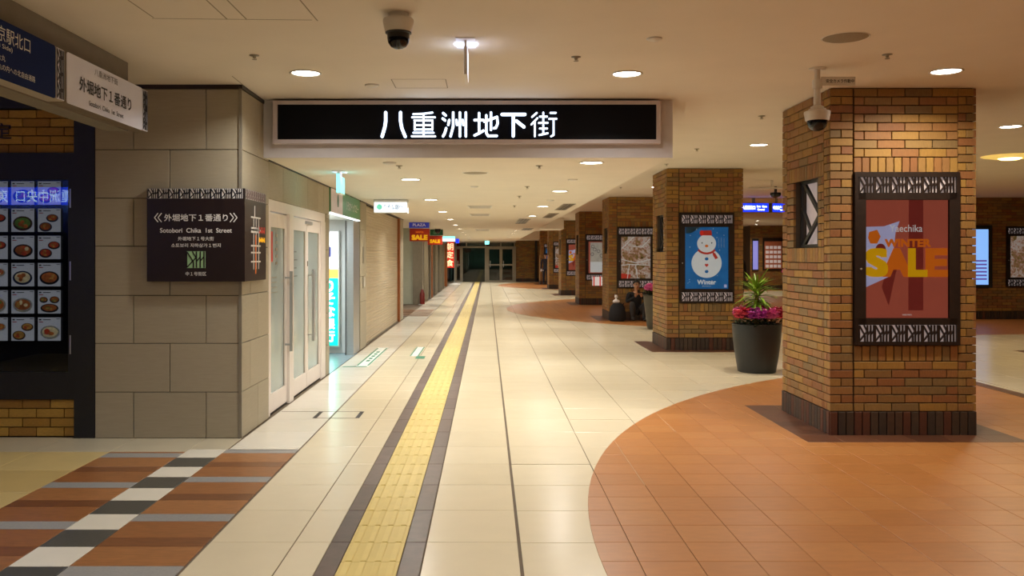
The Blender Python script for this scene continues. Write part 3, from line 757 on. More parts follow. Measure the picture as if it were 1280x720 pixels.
def photo_mat(name, cols, scale, dist='F1'):
    m = bpy.data.materials.new(name); m.use_nodes = True; nt = m.node_tree; N = nt.nodes; L = nt.links; b = N['Principled BSDF']; b.inputs['Roughness'].default_value = .4
    tc = N.new('ShaderNodeTexCoord'); v = N.new('ShaderNodeTexVoronoi'); v.inputs['Scale'].default_value = scale; L.new(tc.outputs['Object'], v.inputs['Vector'])
    n = N.new('ShaderNodeTexNoise'); n.inputs['Scale'].default_value = scale*2.2; n.inputs['Detail'].default_value = 6; L.new(tc.outputs['Object'], n.inputs['Vector'])
    s = N.new('ShaderNodeSeparateColor'); L.new(v.outputs['Color'], s.inputs[0])
    a = N.new('ShaderNodeMath'); a.operation = 'MULTIPLY_ADD'; a.inputs[1].default_value = .55; L.new(s.outputs[0], a.inputs[0])
    a2 = N.new('ShaderNodeMath'); a2.operation = 'MULTIPLY_ADD'; a2.inputs[1].default_value = 1.5; a2.inputs[2].default_value = -.55; L.new(n.outputs[0], a2.inputs[0]); L.new(a2.outputs[0], a.inputs[2])
    cr = N.new('ShaderNodeValToRGB'); L.new(a.outputs[0], cr.inputs[0]); el = cr.color_ramp.elements
    el[0].color = lin(cols[0]); el[0].position = 0; el[1].color = lin(cols[-1]); el[1].position = 1
    for i, c in enumerate(cols[1:-1]): e = el.new((i+1)/(len(cols)-1)); e.color = lin(c)
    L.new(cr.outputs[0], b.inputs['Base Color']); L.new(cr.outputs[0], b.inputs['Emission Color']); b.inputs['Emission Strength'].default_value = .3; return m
M['collage'] = photo_mat('food_collage_print', [(80, 56, 30), (150, 118, 62), (176, 120, 92), (206, 168, 150), (218, 200, 190), (186, 96, 60), (222, 206, 190)], 7)
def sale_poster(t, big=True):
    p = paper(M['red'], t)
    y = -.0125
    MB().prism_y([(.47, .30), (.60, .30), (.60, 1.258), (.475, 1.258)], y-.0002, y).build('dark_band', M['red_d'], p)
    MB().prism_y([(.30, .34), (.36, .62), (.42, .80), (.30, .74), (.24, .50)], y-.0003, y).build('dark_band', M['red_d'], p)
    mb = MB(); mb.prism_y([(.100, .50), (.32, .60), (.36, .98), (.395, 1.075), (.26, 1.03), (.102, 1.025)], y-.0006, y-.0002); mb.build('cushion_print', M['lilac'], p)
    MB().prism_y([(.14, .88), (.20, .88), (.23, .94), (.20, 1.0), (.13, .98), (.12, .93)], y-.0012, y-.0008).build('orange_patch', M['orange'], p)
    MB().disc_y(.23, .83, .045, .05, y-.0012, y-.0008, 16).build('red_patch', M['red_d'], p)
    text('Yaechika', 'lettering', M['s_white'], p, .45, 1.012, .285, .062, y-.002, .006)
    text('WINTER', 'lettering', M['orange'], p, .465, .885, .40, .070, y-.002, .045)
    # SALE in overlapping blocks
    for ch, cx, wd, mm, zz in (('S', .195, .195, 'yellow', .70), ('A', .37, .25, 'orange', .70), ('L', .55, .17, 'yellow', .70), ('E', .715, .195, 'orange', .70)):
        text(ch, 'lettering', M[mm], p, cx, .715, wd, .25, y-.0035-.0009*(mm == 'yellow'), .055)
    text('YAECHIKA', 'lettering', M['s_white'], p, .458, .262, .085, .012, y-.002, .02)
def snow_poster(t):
    p = paper(M['p_blue'], t); y = -.0125; cx = .455
    MB().prism_y([(.11, 1.15), (.2, 1.16), (.3, 1.22), (.36, 1.257), (.11, 1.257)], y-.0004, y).build('cloud_print', mat('print_cloud', (90, 140, 178), .4, var=.2, scale=12), p)
    MB().disc_y(cx, .66, .25, .245, y-.001, y, 40).build('snowman_print', M['s_white'], p)
    MB().disc_y(cx, .985, .157, .150, y-.0012, y, 36).build('snowman_print', M['s_white'], p)
    mb = MB(); mb.prism_y([(.365, 1.12), (.545, 1.12), (.535, 1.205), (.37, 1.20)], y-.002, y-.0012); mb.disc_y(.37, 1.16, .03, .045, y-.002, y-.0012, 16); mb.build('hat_print', M['s_red'], p)
    mb = MB(); pts = [(cx+.18*math.cos(a), .985+.165*math.sin(a)) for a in [PI*(1.22+.56*i/12) for i in range(13)]]
    for i in range(12): bar(mb, pts[i], pts[i+1], .034, y-.0022, y-.0015)
    mb.prism_y([(.55, .85), (.60, .82), (.645, .745), (.60, .725), (.56, .79)], y-.0023, y-.0015); mb.build('scarf_print', M['s_red'], p)
    MB().disc_y(cx, .945, .028, .022, y-.002, y-.0013, 16).build('nose_print', M['orange'], p)
    mb = MB()
    for dx in (-.075, .085): mb.disc_y(cx+dx, .995, .010, .012, y-.002, y-.0013, 12)
    mb.build('eye_print', M['ink_dark'], p)
    for zz in (.73, .52): MB().disc_y(cx, zz, .030, .026, y-.002, y-.0012, 16).build('button_print', M['p_blue'], p)
    mb = MB(); mb.disc_y(cx-.014, .632, .017, .016, y-.002, y-.0012, 14); mb.disc_y(cx+.014, .632, .017, .016, y-.002, y-.0012, 14); mb.prism_y([(cx, .595), (cx+.03, .627), (cx-.03, .627)], y-.002, y-.0012); mb.build('heart_print', M['s_red'], p)
    mb = MB()
    for i in range(26):
        a, b = R.uniform(.12, .80), R.uniform(.27, 1.24)
        if math.hypot(a-cx, b-.66) > .27 and math.hypot(a-cx, b-1.0) > .19: mb.disc_y(a, b, .006, .006, y-.001, y, 8)
    mb.build('snowflake_print', M['s_white'], p)
    text('Winter', 'lettering', M['s_white'], p, cx, .345, .31, .078, y-.002, .03)
    text('Illumination', 'lettering', M['s_white'], p, cx, .28, .14, .014, y-.002, .0)
    for i in range(3): text('YAECHIKAの冬', 'lettering', M['lattice_back'], p, .655+.045*i, 1.0, .018, .17, y-.002, 0, vertical=True)
    MB().box(.745, y-.001, .255, .79, y, .305).build('corner_print', M['lilac'], p)
CX = PX0+.205
for k, py in enumerate(PIL_Y):
    lb = ['bronze poster case with lattice bands and a red WINTER SALE poster', 'bronze poster case with a blue snowman poster on the second pillar', 'dark poster case with a food photo collage above the crouching man',
          'dark poster case on the fourth pillar with a white and red flyer poster', 'dark poster case with a red SALE poster on the fifth pillar', 'dark poster case hidden on the sixth pillar', 'dark poster case with a blue poster behind the standing guard'][k]
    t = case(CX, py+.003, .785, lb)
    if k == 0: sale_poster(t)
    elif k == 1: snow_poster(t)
    elif k in (2, 5):
        p = paper(M['collage'], t)
        mb = MB()
        for a, b in (((.1, .7), (.45, .62)), ((.45, .62), (.815, .7)), ((.1, .55), (.3, .58)), ((.3, .58), (.25, .234)), ((.45, .56), (.5, .234)), ((.3, .58), (.8, .56)), ((.6, 1.0), (.8, 1.2)), ((.2, 1.05), (.4, 1.25)), ((.2, 1.05), (.1, .95)), ((.4, 1.02), (.6, 1.0))): bar(mb, a, b, .016, -.0135, -.0122)
        mb.build('white_dividing_lines', M['s_white'], p)
        MB().prism_y([(.1, .234), (.3, .234), (.34, .33), (.1, .36)], -.0132, -.0122).build('red_corner', M['s_red'], p)
    elif k == 3:
        p = paper(M['red'], t); MB().box(.155, -.0135, .52, PXR, -.0122, 1.23).build('photo_print', mat('pale_print', (206, 190, 176), .4, var=.15, scale=9, glow=.3), p)
        MB().box(.155, -.014, .26, PXR, -.0128, .60).build('white_print', M['s_white'], p)
        mb = MB()
        for cx, cz in ((.24, 1.1), (.3, 1.0), (.22, .85), (.42, .95), (.52, .8), (.6, 1.05)):
            q = [(cx+.05*math.cos(a*PI/6), cz+.05*math.sin(a*PI/6)) for a in range(13)]
            for i in range(12): bar(mb, q[i], q[i+1], .012, -.015, -.0136)
        mb.build('ring_print', mat('print_violet', (74, 60, 90), .4), p)
        t2 = thing('flyer_holder', 'white and red flyer holder hanging under the fourth pillar poster', 'leaflet holder', (CX+.22, py-.075, .62))
        MB().box(0, -.06, 0, .62, .03, .28).build('tray', M['s_white'], t2)
        mb = MB(); [mb.box(.02+.2*i, -.065, -.02, .06+.2*i, -.058, .30) for i in range(4)]; mb.build('red_rib', M['s_red'], t2)
    elif k == 4: sale_poster(t)
    else: snow_poster(t)

# ================================================================= WALLS
# ---- grey stone corner (wall_left) with its header over the doors
WX = -2.10
wl = structure('wall_left', (0, 0, 0))
MB().box(-3.36, 7.575, 0, WX-.018, 8.52, ZH-.001).build('stone_core', M['stone_j'], wl)
zr = [0, .394, .81, 1.22, 1.64, 2.05, 2.465, 2.985]
def panel(mb_or, x0, z0, x1, z1, face):
    g = .003
    if face == 'f': key = ('sp', round(x1-x0, 3), round(z1-z0, 3))
    else: key = ('sps', round(x1-x0, 3), round(z1-z0, 3))
    if key not in cache:
        mb = MB(); brick_into(mb, g, g, x1-x0-2*g, z1-z0-2*g, 0, .02, .002); cache[key] = mb.mesh('stone_panel', M['stone'])
    if face == 'f': inst('stone_panel', cache[key], wl, (x0, 7.575, z0))
    else: inst('stone_panel', cache[key], wl, (WX-.018, x0, z0), (0, 0, PI/2))
for r in range(7):
    z0, z1 = zr[r], zr[r+1]
    js = [-3.35, -3.02, -2.40, -2.098] if r % 2 == 0 else [-3.35, -2.71, -2.098]
    for a, b in zip(js, js[1:]): panel(None, a, z0, b, z1, 'f')
    js = [7.565, 8.10, 8.50] if r % 2 == 0 else [7.565, 7.84, 8.50]
    for a, b in zip(js, js[1:]): panel(None, a, z0, b, z1, 's')
MB().box(WX-.02, 7.545, 0, WX+.006, 7.57, ZH-.02).build('corner_trim', M['steel_dark'], wl)
mb = MB(); mb.box(-3.36, 7.545, 2.985, WX+.01, 7.60, ZH-.001); mb.box(WX-.02, 7.6, 2.985, WX+.01, 8.31, ZH-.001); mb.build('top_trim', M['bronze'], wl)
# header panels over doors (z 2.11 .. ZL)
MB().box(-2.6, 8.52, 2.11, WX-.018, 11.75, ZH).build('header_core', M['stone_j'], wl)
js = [8.505, 9.10, 9.72, 10.34, 10.96, 11.35, 11.75]
for a, b in zip(js, js[1:]): panel(None, a, 2.11, b, ZL-.012, 's')
MB().box(-2.6, 11.52, 0, WX-.018, 11.75, 2.11).build('header_core', M['stone_j'], wl)
for r in range(6): panel(None, 11.52, zr[r], 11.75, min(zr[r+1], 2.108), 's')
mb = MB(); brick_into(mb, .0, .0, .5, 2.11, 0, .01, .002); inst('stone_panel', mb.mesh('stone_panel', M['stone']), wl, (-2.10, 11.76, 0), (0, 0, PI))
MB().box(WX-.01, 8.5, ZL-.012, WX+.008, 11.76, ZL).build('top_trim', M['bronze'], wl)

# ---- white glazed doors
d1 = structure('door_1', (-2.14, 0, 0))
mb = MB()
mb.box(-.05, 8.53, 2.0, .03, 11.52, 2.11); mb.box(-.05, 8.53, 0, .03, 8.60, 2.0); mb.box(-.05, 9.36, 0, .05, 9.56, 2.0); mb.box(-.05, 11.22, 0, .035, 11.52, 2.0)
mb.build('door_frame', M['white_paint'], d1)
MB().box(-.05, 8.6, .0, .02, 11.22, .012).build('threshold', M['rubber'], d1)
MB().box(-1.7, 8.52, 0, -1.66, 11.7, 2.3).build('inner_wall', M['white'], d1)
MB().box(-1.7, 8.52, 2.12, -.46, 11.5, 2.16).build('inner_ceiling', M['white'], d1)
MB().box(-1.7, 11.47, 0, -.05, 11.51, 2.12).build('inner_wall', M['white'], d1)
MB().box(-1.7, 8.53, 0, -.05, 8.57, 2.12).build('inner_wall', M['white'], d1)
area('door_room_light', (-2.14-.9, 10, 2.05), 30, (.9, .97, 1), .5)
def leaf(y0, y1, handle_at, tags=None):
    h = 1.985; b = .075; bb = .20
    o = MB(); o.box(-.02, y0, .02, .02, y0+b, h); o.box(-.02, y1-b, .02, .02, y1, h); o.box(-.02, y0+b, .02, .02, y1-b, bb); o.box(-.02, y0+b, h-.14, .02, y1-b, h)
    lf = o.build('door_leaf', M['white_paint'], d1)
    MB().box(-.006, y0+b, bb, .004, y1-b, h-.14).build('glass_pane', M['frost'], lf)
    g = MB(); g.box(.004, y0+b, bb, .008, y0+b+.012, h-.14); g.box(.004, y1-b-.012, bb, .008, y1-b, h-.14); g.build('gasket', M['steel_dark'], lf)
    if handle_at:
        hb = MB(); hb.cbox(.070, handle_at-.026, .56, .098, handle_at+.026, 1.40, .004); hb.box(.02, handle_at-.01, .62, .08, handle_at+.01, .64); hb.box(.02, handle_at-.01, 1.32, .08, handle_at+.01, 1.34)
        hb.build('pull_handle', M['chrome'], lf)
    return lf
l1 = leaf(8.60, 9.36, 9.29); l2 = leaf(9.58, 10.39, None); l3 = leaf(10.40, 11.22, 10.47)
mb = MB(); mb.box(.005, 8.68, 1.50, .0075, 8.80, 1.80, 0); mb.build('red_notice', M['p_red'], l1)
mb = MB()
for k in range(5): mb.box(.005, 8.92, 1.47+.07*k, .007, 9.0, 1.50+.07*k)
for k in range(4): mb.box(.005, 8.72, 1.34-.05*k, .007, 8.98, 1.348-.05*k)
mb.build('notice_lines', M['steel_dark'], l1)
mb = MB()
for k in range(4): mb.box(.005, 9.68, 1.60-.09*k, .007, 9.9+.04*(k % 2), 1.612-.09*k)
mb.build('notice_lines', M['ink_dark'], l2)
MB().box(.02, 10.30, 1.93, .045, 10.62, 1.965).build('door_closer', M['chrome'], l3)
MB().box(.02, 10.415, 1.44, .028, 10.435, 1.50).build('lock_plate', M['steel_dark'], l3)

# ---- recessed bank entrance with lit panel
wr = structure('wall_recess', (0, 0, 0))
MB().box(-3.5, 11.76, 0, -3.4, 14.4, 2.6).build('inner_wall', M['wallpaint'], wr)
MB().box(-3.4, 14.25, 0, -2.22, 14.35, 2.6).build('inner_wall', M['white'], wr)
MB().box(-3.4, 11.76, 2.14, -2.12, 14.25, 2.2).build('recess_ceiling', M['white'], wr)
MB().box(-3.4, 11.76, -.004, -2.09, 14.3, .002).build('recess_floor', mat('blue_grey_floor', (132, 150, 158), .25), wr)
area('recess_light', (-2.8, 12.9, 2.12), 34, (.8, .93, 1), .4)
mb = MB(); mb.box(-2.22, 13.95, 0, -2.11, 14.62, 2.12); mb.build('steel_column', M['chrome'], wr)
mb = MB(); mb.box(-2.235, 13.93, 0, -2.222, 13.95, 2.12); mb.build('dark_edge', M['black'], wr)
t = thing('bank_light_panel', 'tall glowing white and teal panel with vertical lettering inside the recessed bank entrance', 'illuminated panel', (-3.15, 14.17, .13))
MB().box(-.02, 0, -.02, .78, .05, 1.84).build('housing', M['white'], t)
MB().box(0, -.01, 0, .76, 0, 1.08).build('teal_face', M['lit_teal'], t)
MB().box(0, -.01, 1.22, .76, 0, 1.82).build('white_face', M['lit_white'], t)
MB().prism_y([(0, 1.08), (.76, 1.08), (.76, 1.22), (0, 1.22)], -.009, 0).build('orange_band', M['lit_orange'], t)
text('りそな銀行', 'lettering', M['lit_glyph2'], t, .62, .55, .17, 1.0, -.014, .03, vertical=True)
text('ATM', 'lettering', M['blue_dark'], t, .4, 1.5, .5, .16, -.014, .03)
t = thing('entrance_sign', 'green and white fascia sign with white characters over the recessed entrance', 'sign', (-2.085, 11.78, 2.13), PI/2)
MB().box(0, 0, .02, 2.72, .06, .34).build('board', M['green_sign'], t)
MB().box(0.02, -.006, .02, .95, 0, .34).build('white_board', mat('pale_pink_board', (222, 206, 212), .4), t)
MB().box(0, -.004, 0, 2.72, .05, .02).build('light_strip', M['lit_white'], t)
text('リそなクイックロビー', 'lettering', M['p_white'], t, 1.9, .18, 1.2, .14, -.004, .02)
MB().disc_y(.55, .20, .06, .09, -.01, -.006, 20).build('emblem', M['green_dark'], t)
# stone pier, shutter
for a, b in ((14.63, 15.35), (21.3, 22.1)):
    MB().box(-3.3, a, 0, WX-.018, b, ZH).build('stone_core', M['stone_j'], wl)
    for z0, z1 in ((0, .8), (.8, 1.22), (1.22, 2.0), (2.0, ZL-.01)): panel(None, a, z0, b, z1, 's')
mb = MB(); brick_into(mb, 0, 0, .4, ZL, 0, .01, .002); inst('stone_panel', mb.mesh('stone_panel', M['stone']), wl, (WX, 22.11, 0), (0, 0, PI))
MB().box(WX-.01, 14.6, ZL-.02, WX+.012, 22.1, ZL).build('top_trim', M['bronze'], wl)
t = thing('intercom_plate', 'small grey switch plates on the stone pier left of the shutter', 'switch plate', (WX+.004, 14.9, 1.02), PI/2)
for dz, w_, h_ in ((0, .10, .2), (.42, .1, .28)): MB().box(0, -.008, dz, w_, 0, dz+h_).build('plate', M['steel_dark'], t)
MB().box(.16, -.008, 0.02, .22, 0, .18).build('plate', M['grey_plastic'], t)
t = thing('roller_shutter', 'closed cream roller shutter of narrow horizontal slats', 'shutter', (WX-.05, 15.36, 0), PI/2)
L_ = 21.12-15.36; prof = []
ns = 49; sh = (ZL-.03)/ns
mb = MB(); seg = [(0, 0), (-.006, .01), (-.009, .5*sh), (-.006, sh-.01), (0, sh-.002)]
vs = []; 
for xx in (0, L_):
    for (yy, zz) in seg: vs.append((xx, yy, zz))
    vs.append((xx, .006, sh-.002)); vs.append((xx, .006, 0))
k7 = 7; mb.add(vs, [(i, k7+i, k7+(i+1) % 7, (i+1) % 7) for i in range(7)]+[tuple(range(7)), tuple(range(13, 6, -1))])
slat = mb.mesh('slat', M['shutter'])
for i in range(ns): inst('slat', slat, t, (0, 0, .012+sh*i))
MB().box(-.02, .01, 0, L_+.02, .04, ZL).build('curtain_backing', M['mortar_d'], t)
MB().box(0, -.02, 0, L_, .01, .012).build('bottom_rail', M['steel_dark'], t)
jb = MB().box(WX-.1, 21.12, 0, WX+.01, 21.3, ZL-.02).build('trim_1', M['brown_paint']); jb['kind'] = 'structure'
# ---- shops further down
ws = structure('wall_shops', (0, 0, 0))
MB().box(-5.2, 28.9, 0, -2.42, 29.0, 2.7).build('pale_panel', M['wall_pale'], ws)
MB().box(-2.86, 28.885, 0, -2.85, 28.9, 2.48).build('panel_joint', M['steel_dark'], ws)
MB().box(-5.3, 22.1, 0, -5.2, 29.0, 2.7).build('pale_panel', M['wall_pale'], ws)
MB().box(-5.2, 22.1, 2.483, -2.1, 29, 2.6).build('shop_ceiling', M['ceil2'], ws)
pm = MB(); [pm.box(-5.2, 23.2+.5*i, -.004, -1.55, 23.2+.5*i+.25, .0015) for i in range(6)]; pm.build('plank_floor_strips', M['plank_dark'], floor, kind='stuff')
MB().box(-2.42, 28.8, 0, -2.10, 29.05, ZL).build('steel_post', M['steel_dark'], ws)
shopd = mat('dim_shop_interior', (150, 122, 88), .5, var=.3, scale=2)
for a, b, m_ in ((31.4, 33.0, 'black'), (34.0, 36.2, 'glass_dark'), (38.0, 39.4, 'black'), (43.2, 46, 'wall_pale')):
    MB().box(-2.32, a, 0, -2.24, b, ZL).build('shop_panel', M[m_], ws)
MB().box(-3.6, 29.1, 0, -3.5, 56, 2.6).build('shop_rear', shopd, ws)
for i, a in enumerate((29.05, 31.4, 33.0, 34.0, 36.2, 37.0, 39.4, 41, 43.2, 46.4)):
    MB().box(-2.30, a, 0, -2.10, a+.16, ZL).build('shop_post', M['brown_paint'] if i in (3, 9) else M['steel_dark'], ws)
MB().box(-2.35, 39.6, 0, -2.2, 43.0, ZL).build('stone_panel', M['stone'], ws)
MB().box(-2.30, 29.2, 2.25, -2.16, 46.5, ZL).build('fascia', M['steel_dark'], ws)
area('shop_light', (-2.9, 35.2, 2.3), 40, (1, .8, .5), .4); area('shop_light_three', (-2.9, 30.4, 2.3), 25, (1, .85, .6), .4); area('shop_light_two', (-3.2, 25.5, 2.4), 45, (1, .93, .8), .5)
MB().box(-2.75, 47.2, 0, -2.6, 55, ZL).build('stone_panel', M['wall_pale'], ws)

# ---- far end: brick wall, glass doors, stairs behind
wf = structure('wall_far', (0, 55, 0))
def wall_bricks(name, x0, x1, z0, z1, m, parent, y=0, holes=()):
    o = []; bond(x0, x1, z0+.21, z1, (.239, .12), o); p = []; soldiers(x0, x1, z0, z0+.21, p); mb = MB(); mp = MB()
    for q in o: brick_into(mb, q[0], q[1], q[2], q[3], y, T)
    for q in p: brick_into(mp, q[0], q[1], q[2], q[3], y, T+.004)
    mb.build('brickwork', m, parent, kind='stuff'); mp.build('plinth_bricks', M['plinth'], parent, kind='stuff')
MB().box(1.70, .001, 0, 30, .3, ZH).build('mortar_core', M['mortar'], wf)
wall_bricks('bricks', 1.74, 5.4, 0, ZH, M['brick'], wf)
MB().box(5.4, -.02, 0, 26, 0, ZH).build('plaster_wall', M['ceil2'], wf)
dk = MB().box(2.96, -.2, 0, 3.1, -.03, 2.9).build('dark_column', M['black'], wf)
MB().box(-2.3, .001, 2.45, 1.7, .3, ZH).build('lintel', M['ceil2'], wf)
d2 = structure('door_2', (0, 54.9, 0))
px2x = lambda p: (p-VX)/FPX*54.9
mb = MB()
for a, b in ((568.6, 570), (576, 578.5), (606, 610.5), (625.5, 627), (641.5, 645)): mb.box(px2x(a), -.05, 0, px2x(b), .05, 2.15)
mb.box(px2x(568.6), -.05, 2.10, px2x(645), .05, 2.2); mb.box(px2x(568.6), -.05, 2.42, px2x(645), .05, 2.48)
for a in (570, 583, 607, 626, 643): mb.box(px2x(a)-.03, -.04, 2.2, px2x(a)+.03, .04, 2.42)
mb.build('door_frame', M['steel_dark'], d2)
for a, b in ((570, 576), (610.5, 625.5), (627, 641.5)):
    x0, x1 = px2x(a), px2x(b); o = MB(); o.box(x0, -.02, .01, x0+.05, .02, 2.1); o.box(x1-.05, -.02, .01, x1, .02, 2.1); o.box(x0+.05, -.02, .01, x1-.05, .02, .1); o.box(x0+.05, -.02, 2.02, x1-.05, .02, 2.1); o.box(x0+.05, -.03, 1.0, x1-.05, .02, 1.1)
    lf = o.build('door_leaf', M['steel_dark'], d2); MB().box(x0+.05, -.004, .1, x1-.05, .004, 2.02).build('glass_pane', M['glass_dark'], lf)
    MB().box(x0+.10, -.08, .9, x0+.13, -.06, 1.3).build('pull_handle', M['chrome'], lf)
MB().box(px2x(578.5), -.004, 0, px2x(606), .004, 2.1).build('glass_pane', M['glass_dark'], d2)
MB().box(px2x(570), -.004, 2.2, px2x(643), .004, 2.42).build('transom_glass', M['glass_dark'], d2)
st = structure('stairs', (0, 56.5, 0))
mb = MB()
tr = MB().box(-1.9, 0, -.17, 1.7, .3, 0).mesh('stair_step', M['tread'])
for i in range(14): inst('stair_step', tr, st, (0, .3*i, .17*(i+1)))
MB().box(-2.4, -.9, 0, -2.3, 5, 3).build('stair_wall', M['room_dark'], st); MB().box(1.75, -.9, 0, 1.8, 5, 3).build('stair_wall', M['room_dark'], st); MB().box(-2.4, 5, 0, 1.8, 5.1, 3).build('stair_wall', M['room_dark'], st)
area('stair_light', (-.2, 57.2, 2.9), 60, (.7, 1, .85), .6)
MB().box(1.2, .1, .9, 1.24, 4.2, .94).build('handrail', M['chrome'], st)
# ---- brick wall with the menu case (left)
wm = structure('wall_corner', (0, 7.63, 0))
MB().box(-12.2, .001, 0, -3.36, .3, ZH-.001).build('mortar_core', M['mortar_d'], wm)
o = []
bond(-4.75, -3.535, .008, .33, (.16, .04), o); bond(-4.75, -3.535, 2.445, 2.82, (.16, .04), o)
for q in o: inst('brick', brick_me(q[2], q[3], M['brick_y'], T), wm, (q[0], R.uniform(-.001, .001), q[1]))
rest = MB(); o = []; bond(-8, -4.75, .008, .33, (.16, .04), o); bond(-8, -4.75, 2.445, 2.82, (.16, .04), o)
for q in o: brick_into(rest, q[0], q[1], q[2], q[3], 0, T)
rest.build('brickwork', M['brick_y'], wm, kind='stuff')
fk = MB(); fk.box(-3.53, -.075, 0, -3.352, .0, ZH-.001); fk.box(-8, -.06, .33, -3.53, 0, .50); fk.box(-8, -.06, 2.27, -3.53, 0, 2.44); fk.box(-8, -.06, 2.82, -3.53, 0, ZH-.001)
fk.build('black_frame', M['black'], wm)
# restaurant lettering on the bricks (only its end shows)
text('定', 'lettering', M['bronze'], wm, -4.17, 2.63, .17, .14, -.028, .01)
t = thing('menu_case', 'black glazed menu case with rows of food photo cards on the brick wall', 'menu case', (-5.3, 7.57, .50))
mb = MB(); mb.box(0, 0, 0, 1.77, .05, .06); mb.box(0, 0, 1.71, 1.77, .05, 1.77); mb.box(1.72, -.012, 0, 1.77, .05, 1.77); mb.box(0, 0, 0, .05, .05, 1.77); mb.build('frame', M['black'], t)
MB().box(.0, .04, 0, 1.77, .055, 1.77).build('backing', M['black_gloss'], t)
MB().box(.05, .004, .06, 1.72, .008, 1.71).build('glass_pane', M['glass'], t)
for zz in (.22, .85, 1.47): MB().box(1.735, -.02, zz, 1.745, -.012, zz+.16).build('hinge', M['chrome'], t)
card = MB().box(0, 0, 0, .195, .004, .2).mesh('menu_card', mat('menu_card_paper', (190, 188, 200), .4, var=.03, glow=.16))
foodc = [mat('food_print_'+n_, c, .5, var=.45, scale=26, glow=.12) for n_, c in (('curry', (150, 80, 36)), ('noodle', (176, 128, 62)), ('stew', (176, 60, 36)), ('salad', (92, 118, 52)), ('rice', (206, 186, 150)), ('fry', (170, 92, 40)))]
bowl = [mat('bowl_print_'+n_, c, .4, var=.05) for n_, c in (('dark', (34, 30, 32)), ('blue', (50, 62, 100)), ('white', (214, 210, 206)), ('brown', (98, 62, 40)))]
for ci in range(6):
    for ri in range(6):
        D = 7.61; x = X(48.8, D)-(5-ci)*.2275+.0; z = Z(256, D)-.2335*ri
        c = inst('menu_card', card, t, (x+5.3, .020, z-.5))
        y = -.0012
        mb = MB(); mb.box(.01, y, .175, .03, 0, .187, 0); mb.box(.045, y, .178, .11, 0, .184, 0); mb.box(.16, y, .185, .188, 0, .19, 0); mb.box(.01, y, .158, .045, 0, .165, 1); mb.build('caption_print', [M['ink_dark'], M['p_red']], c)
        k = R.random(); q = R.sample(range(6), 3); bq = R.choice(bowl)
        bw, fd = MB(), MB()
        ja, jb = R.uniform(-.008, .008), R.uniform(-.006, .006)
        if k < .45: spots = [(.10+ja, .072, .084, .062+jb)]
        elif k < .8: spots = [(.13+ja, .118, .052, .034), (.066, .048+jb, .056, .040)]
        else: spots = [(.05, .118+jb, .036, .026), (.145+ja, .118, .042, .030), (.10, .046, .078, .038)]
        for cx, cz, rx, rz_ in spots: bw.disc_y(cx, cz, rx, rz_, y, 0, 20); fd.disc_y(cx, cz+.004, rx*.8, rz_*.75, y-.0008, y, 16)
        g1, g2 = MB(), MB()
        for cx, cz, rx, rz_ in spots:
            for e in range(4):
                a_ = R.uniform(0, 6.28); u_ = R.uniform(.15, .5); (g1 if e % 2 else g2).disc_y(cx+rx*u_*math.cos(a_), cz+rz_*u_*math.sin(a_), rx*R.uniform(.15, .32), rz_*R.uniform(.18, .34), y-.0016-.0001*e, y-.0008, 9)
        bw.build('bowl_print', bq, c); fd.build('food_print', foodc[q[0]], c); g1.build('garnish_print', foodc[q[1]], c); g2.build('garnish_print', foodc[q[2]], c)
# ---- walls that close the room round the camera
for nm, b in (('wall_back', (-12.2, -6.3, 0, 26, -6.2, ZH)), ('wall_right', (26, -6.2, 0, 26.1, 63, ZH)), ('wall_side', (-12.3, -6.2, 0, -12.2, 8, ZH))):
    o = MB().box(*b).build(nm, M['wallpaint']); o['kind'] = 'structure'
# brick pier on the right and far brick block
for nm, x0, x1, yy, lb in (('brick_pier', 11.6, 15.2, 22.0, 'broad brick pier at the right edge with a blue screen and a collage poster'), ('brick_pier', 12.42, 15.0, 41.8, 'far brick pier behind the leafy potted plant, with a warm poster')):
    t = thing(nm, lb, 'pillar', (x0, yy, 0)); MB().box(0, 0.001, 0, x1-x0, 2.5, ZH-.001).build('mortar_core', M['mortar'], t)
    wall_bricks('b', 0, x1-x0, 0, ZH, M['brick'], t)
t = case(12.88, 21.97, .785+.02, 'dark poster case with a food collage on the broad pier at the right edge'); paper(M['collage'], t)
t = thing('info_screen', 'upright lit blue information screen on the broad brick pier', 'screen', (11.95, 21.97, .78))
MB().box(0, -.06, 0, .56, 0, 1.55).build('housing', M['black'], t); MB().box(.06, -.064, .08, .46, -.06, 1.45).build('display', M['screen'], t)
mb = MB(); [mb.box(.08, -.066, .2+.09*i, .42, -.064, .24+.09*i) for i in range(6)]; mb.build('lettering', mat('screen_rows', (90, 60, 120), emis=(110, 90, 170), es=.5), t)
t = thing('far_poster_case', 'warm coloured poster of product rows in a dark case on the far brick pier', 'poster case', (13.0, 41.77, .9))
MB().box(0, -.04, 0, .98, 0, 1.55).build('frame', M['bronze'], t); MB().box(.08, -.045, .08, .90, -.04, 1.38).build('poster', mat('warm_print', (190, 110, 80), .4, var=.1), t)
for i in range(5):
    for j in range(4): MB().box(.13+.19*j, -.048, .14+.22*i, .28+.19*j, -.045, .28+.22*i).build('product_print', M['lattice_back'], t)
t = thing('far_screen', 'narrow lit violet screen beside the far poster', 'screen', (12.5, 41.77, .9))
MB().box(0, -.05, 0, .3, 0, 1.5).build('housing', M['black'], t); MB().box(.03, -.055, .05, .27, -.05, 1.4).build('display', mat('violet_screen', (120, 120, 170), emis=(110, 110, 180), es=.8), t)

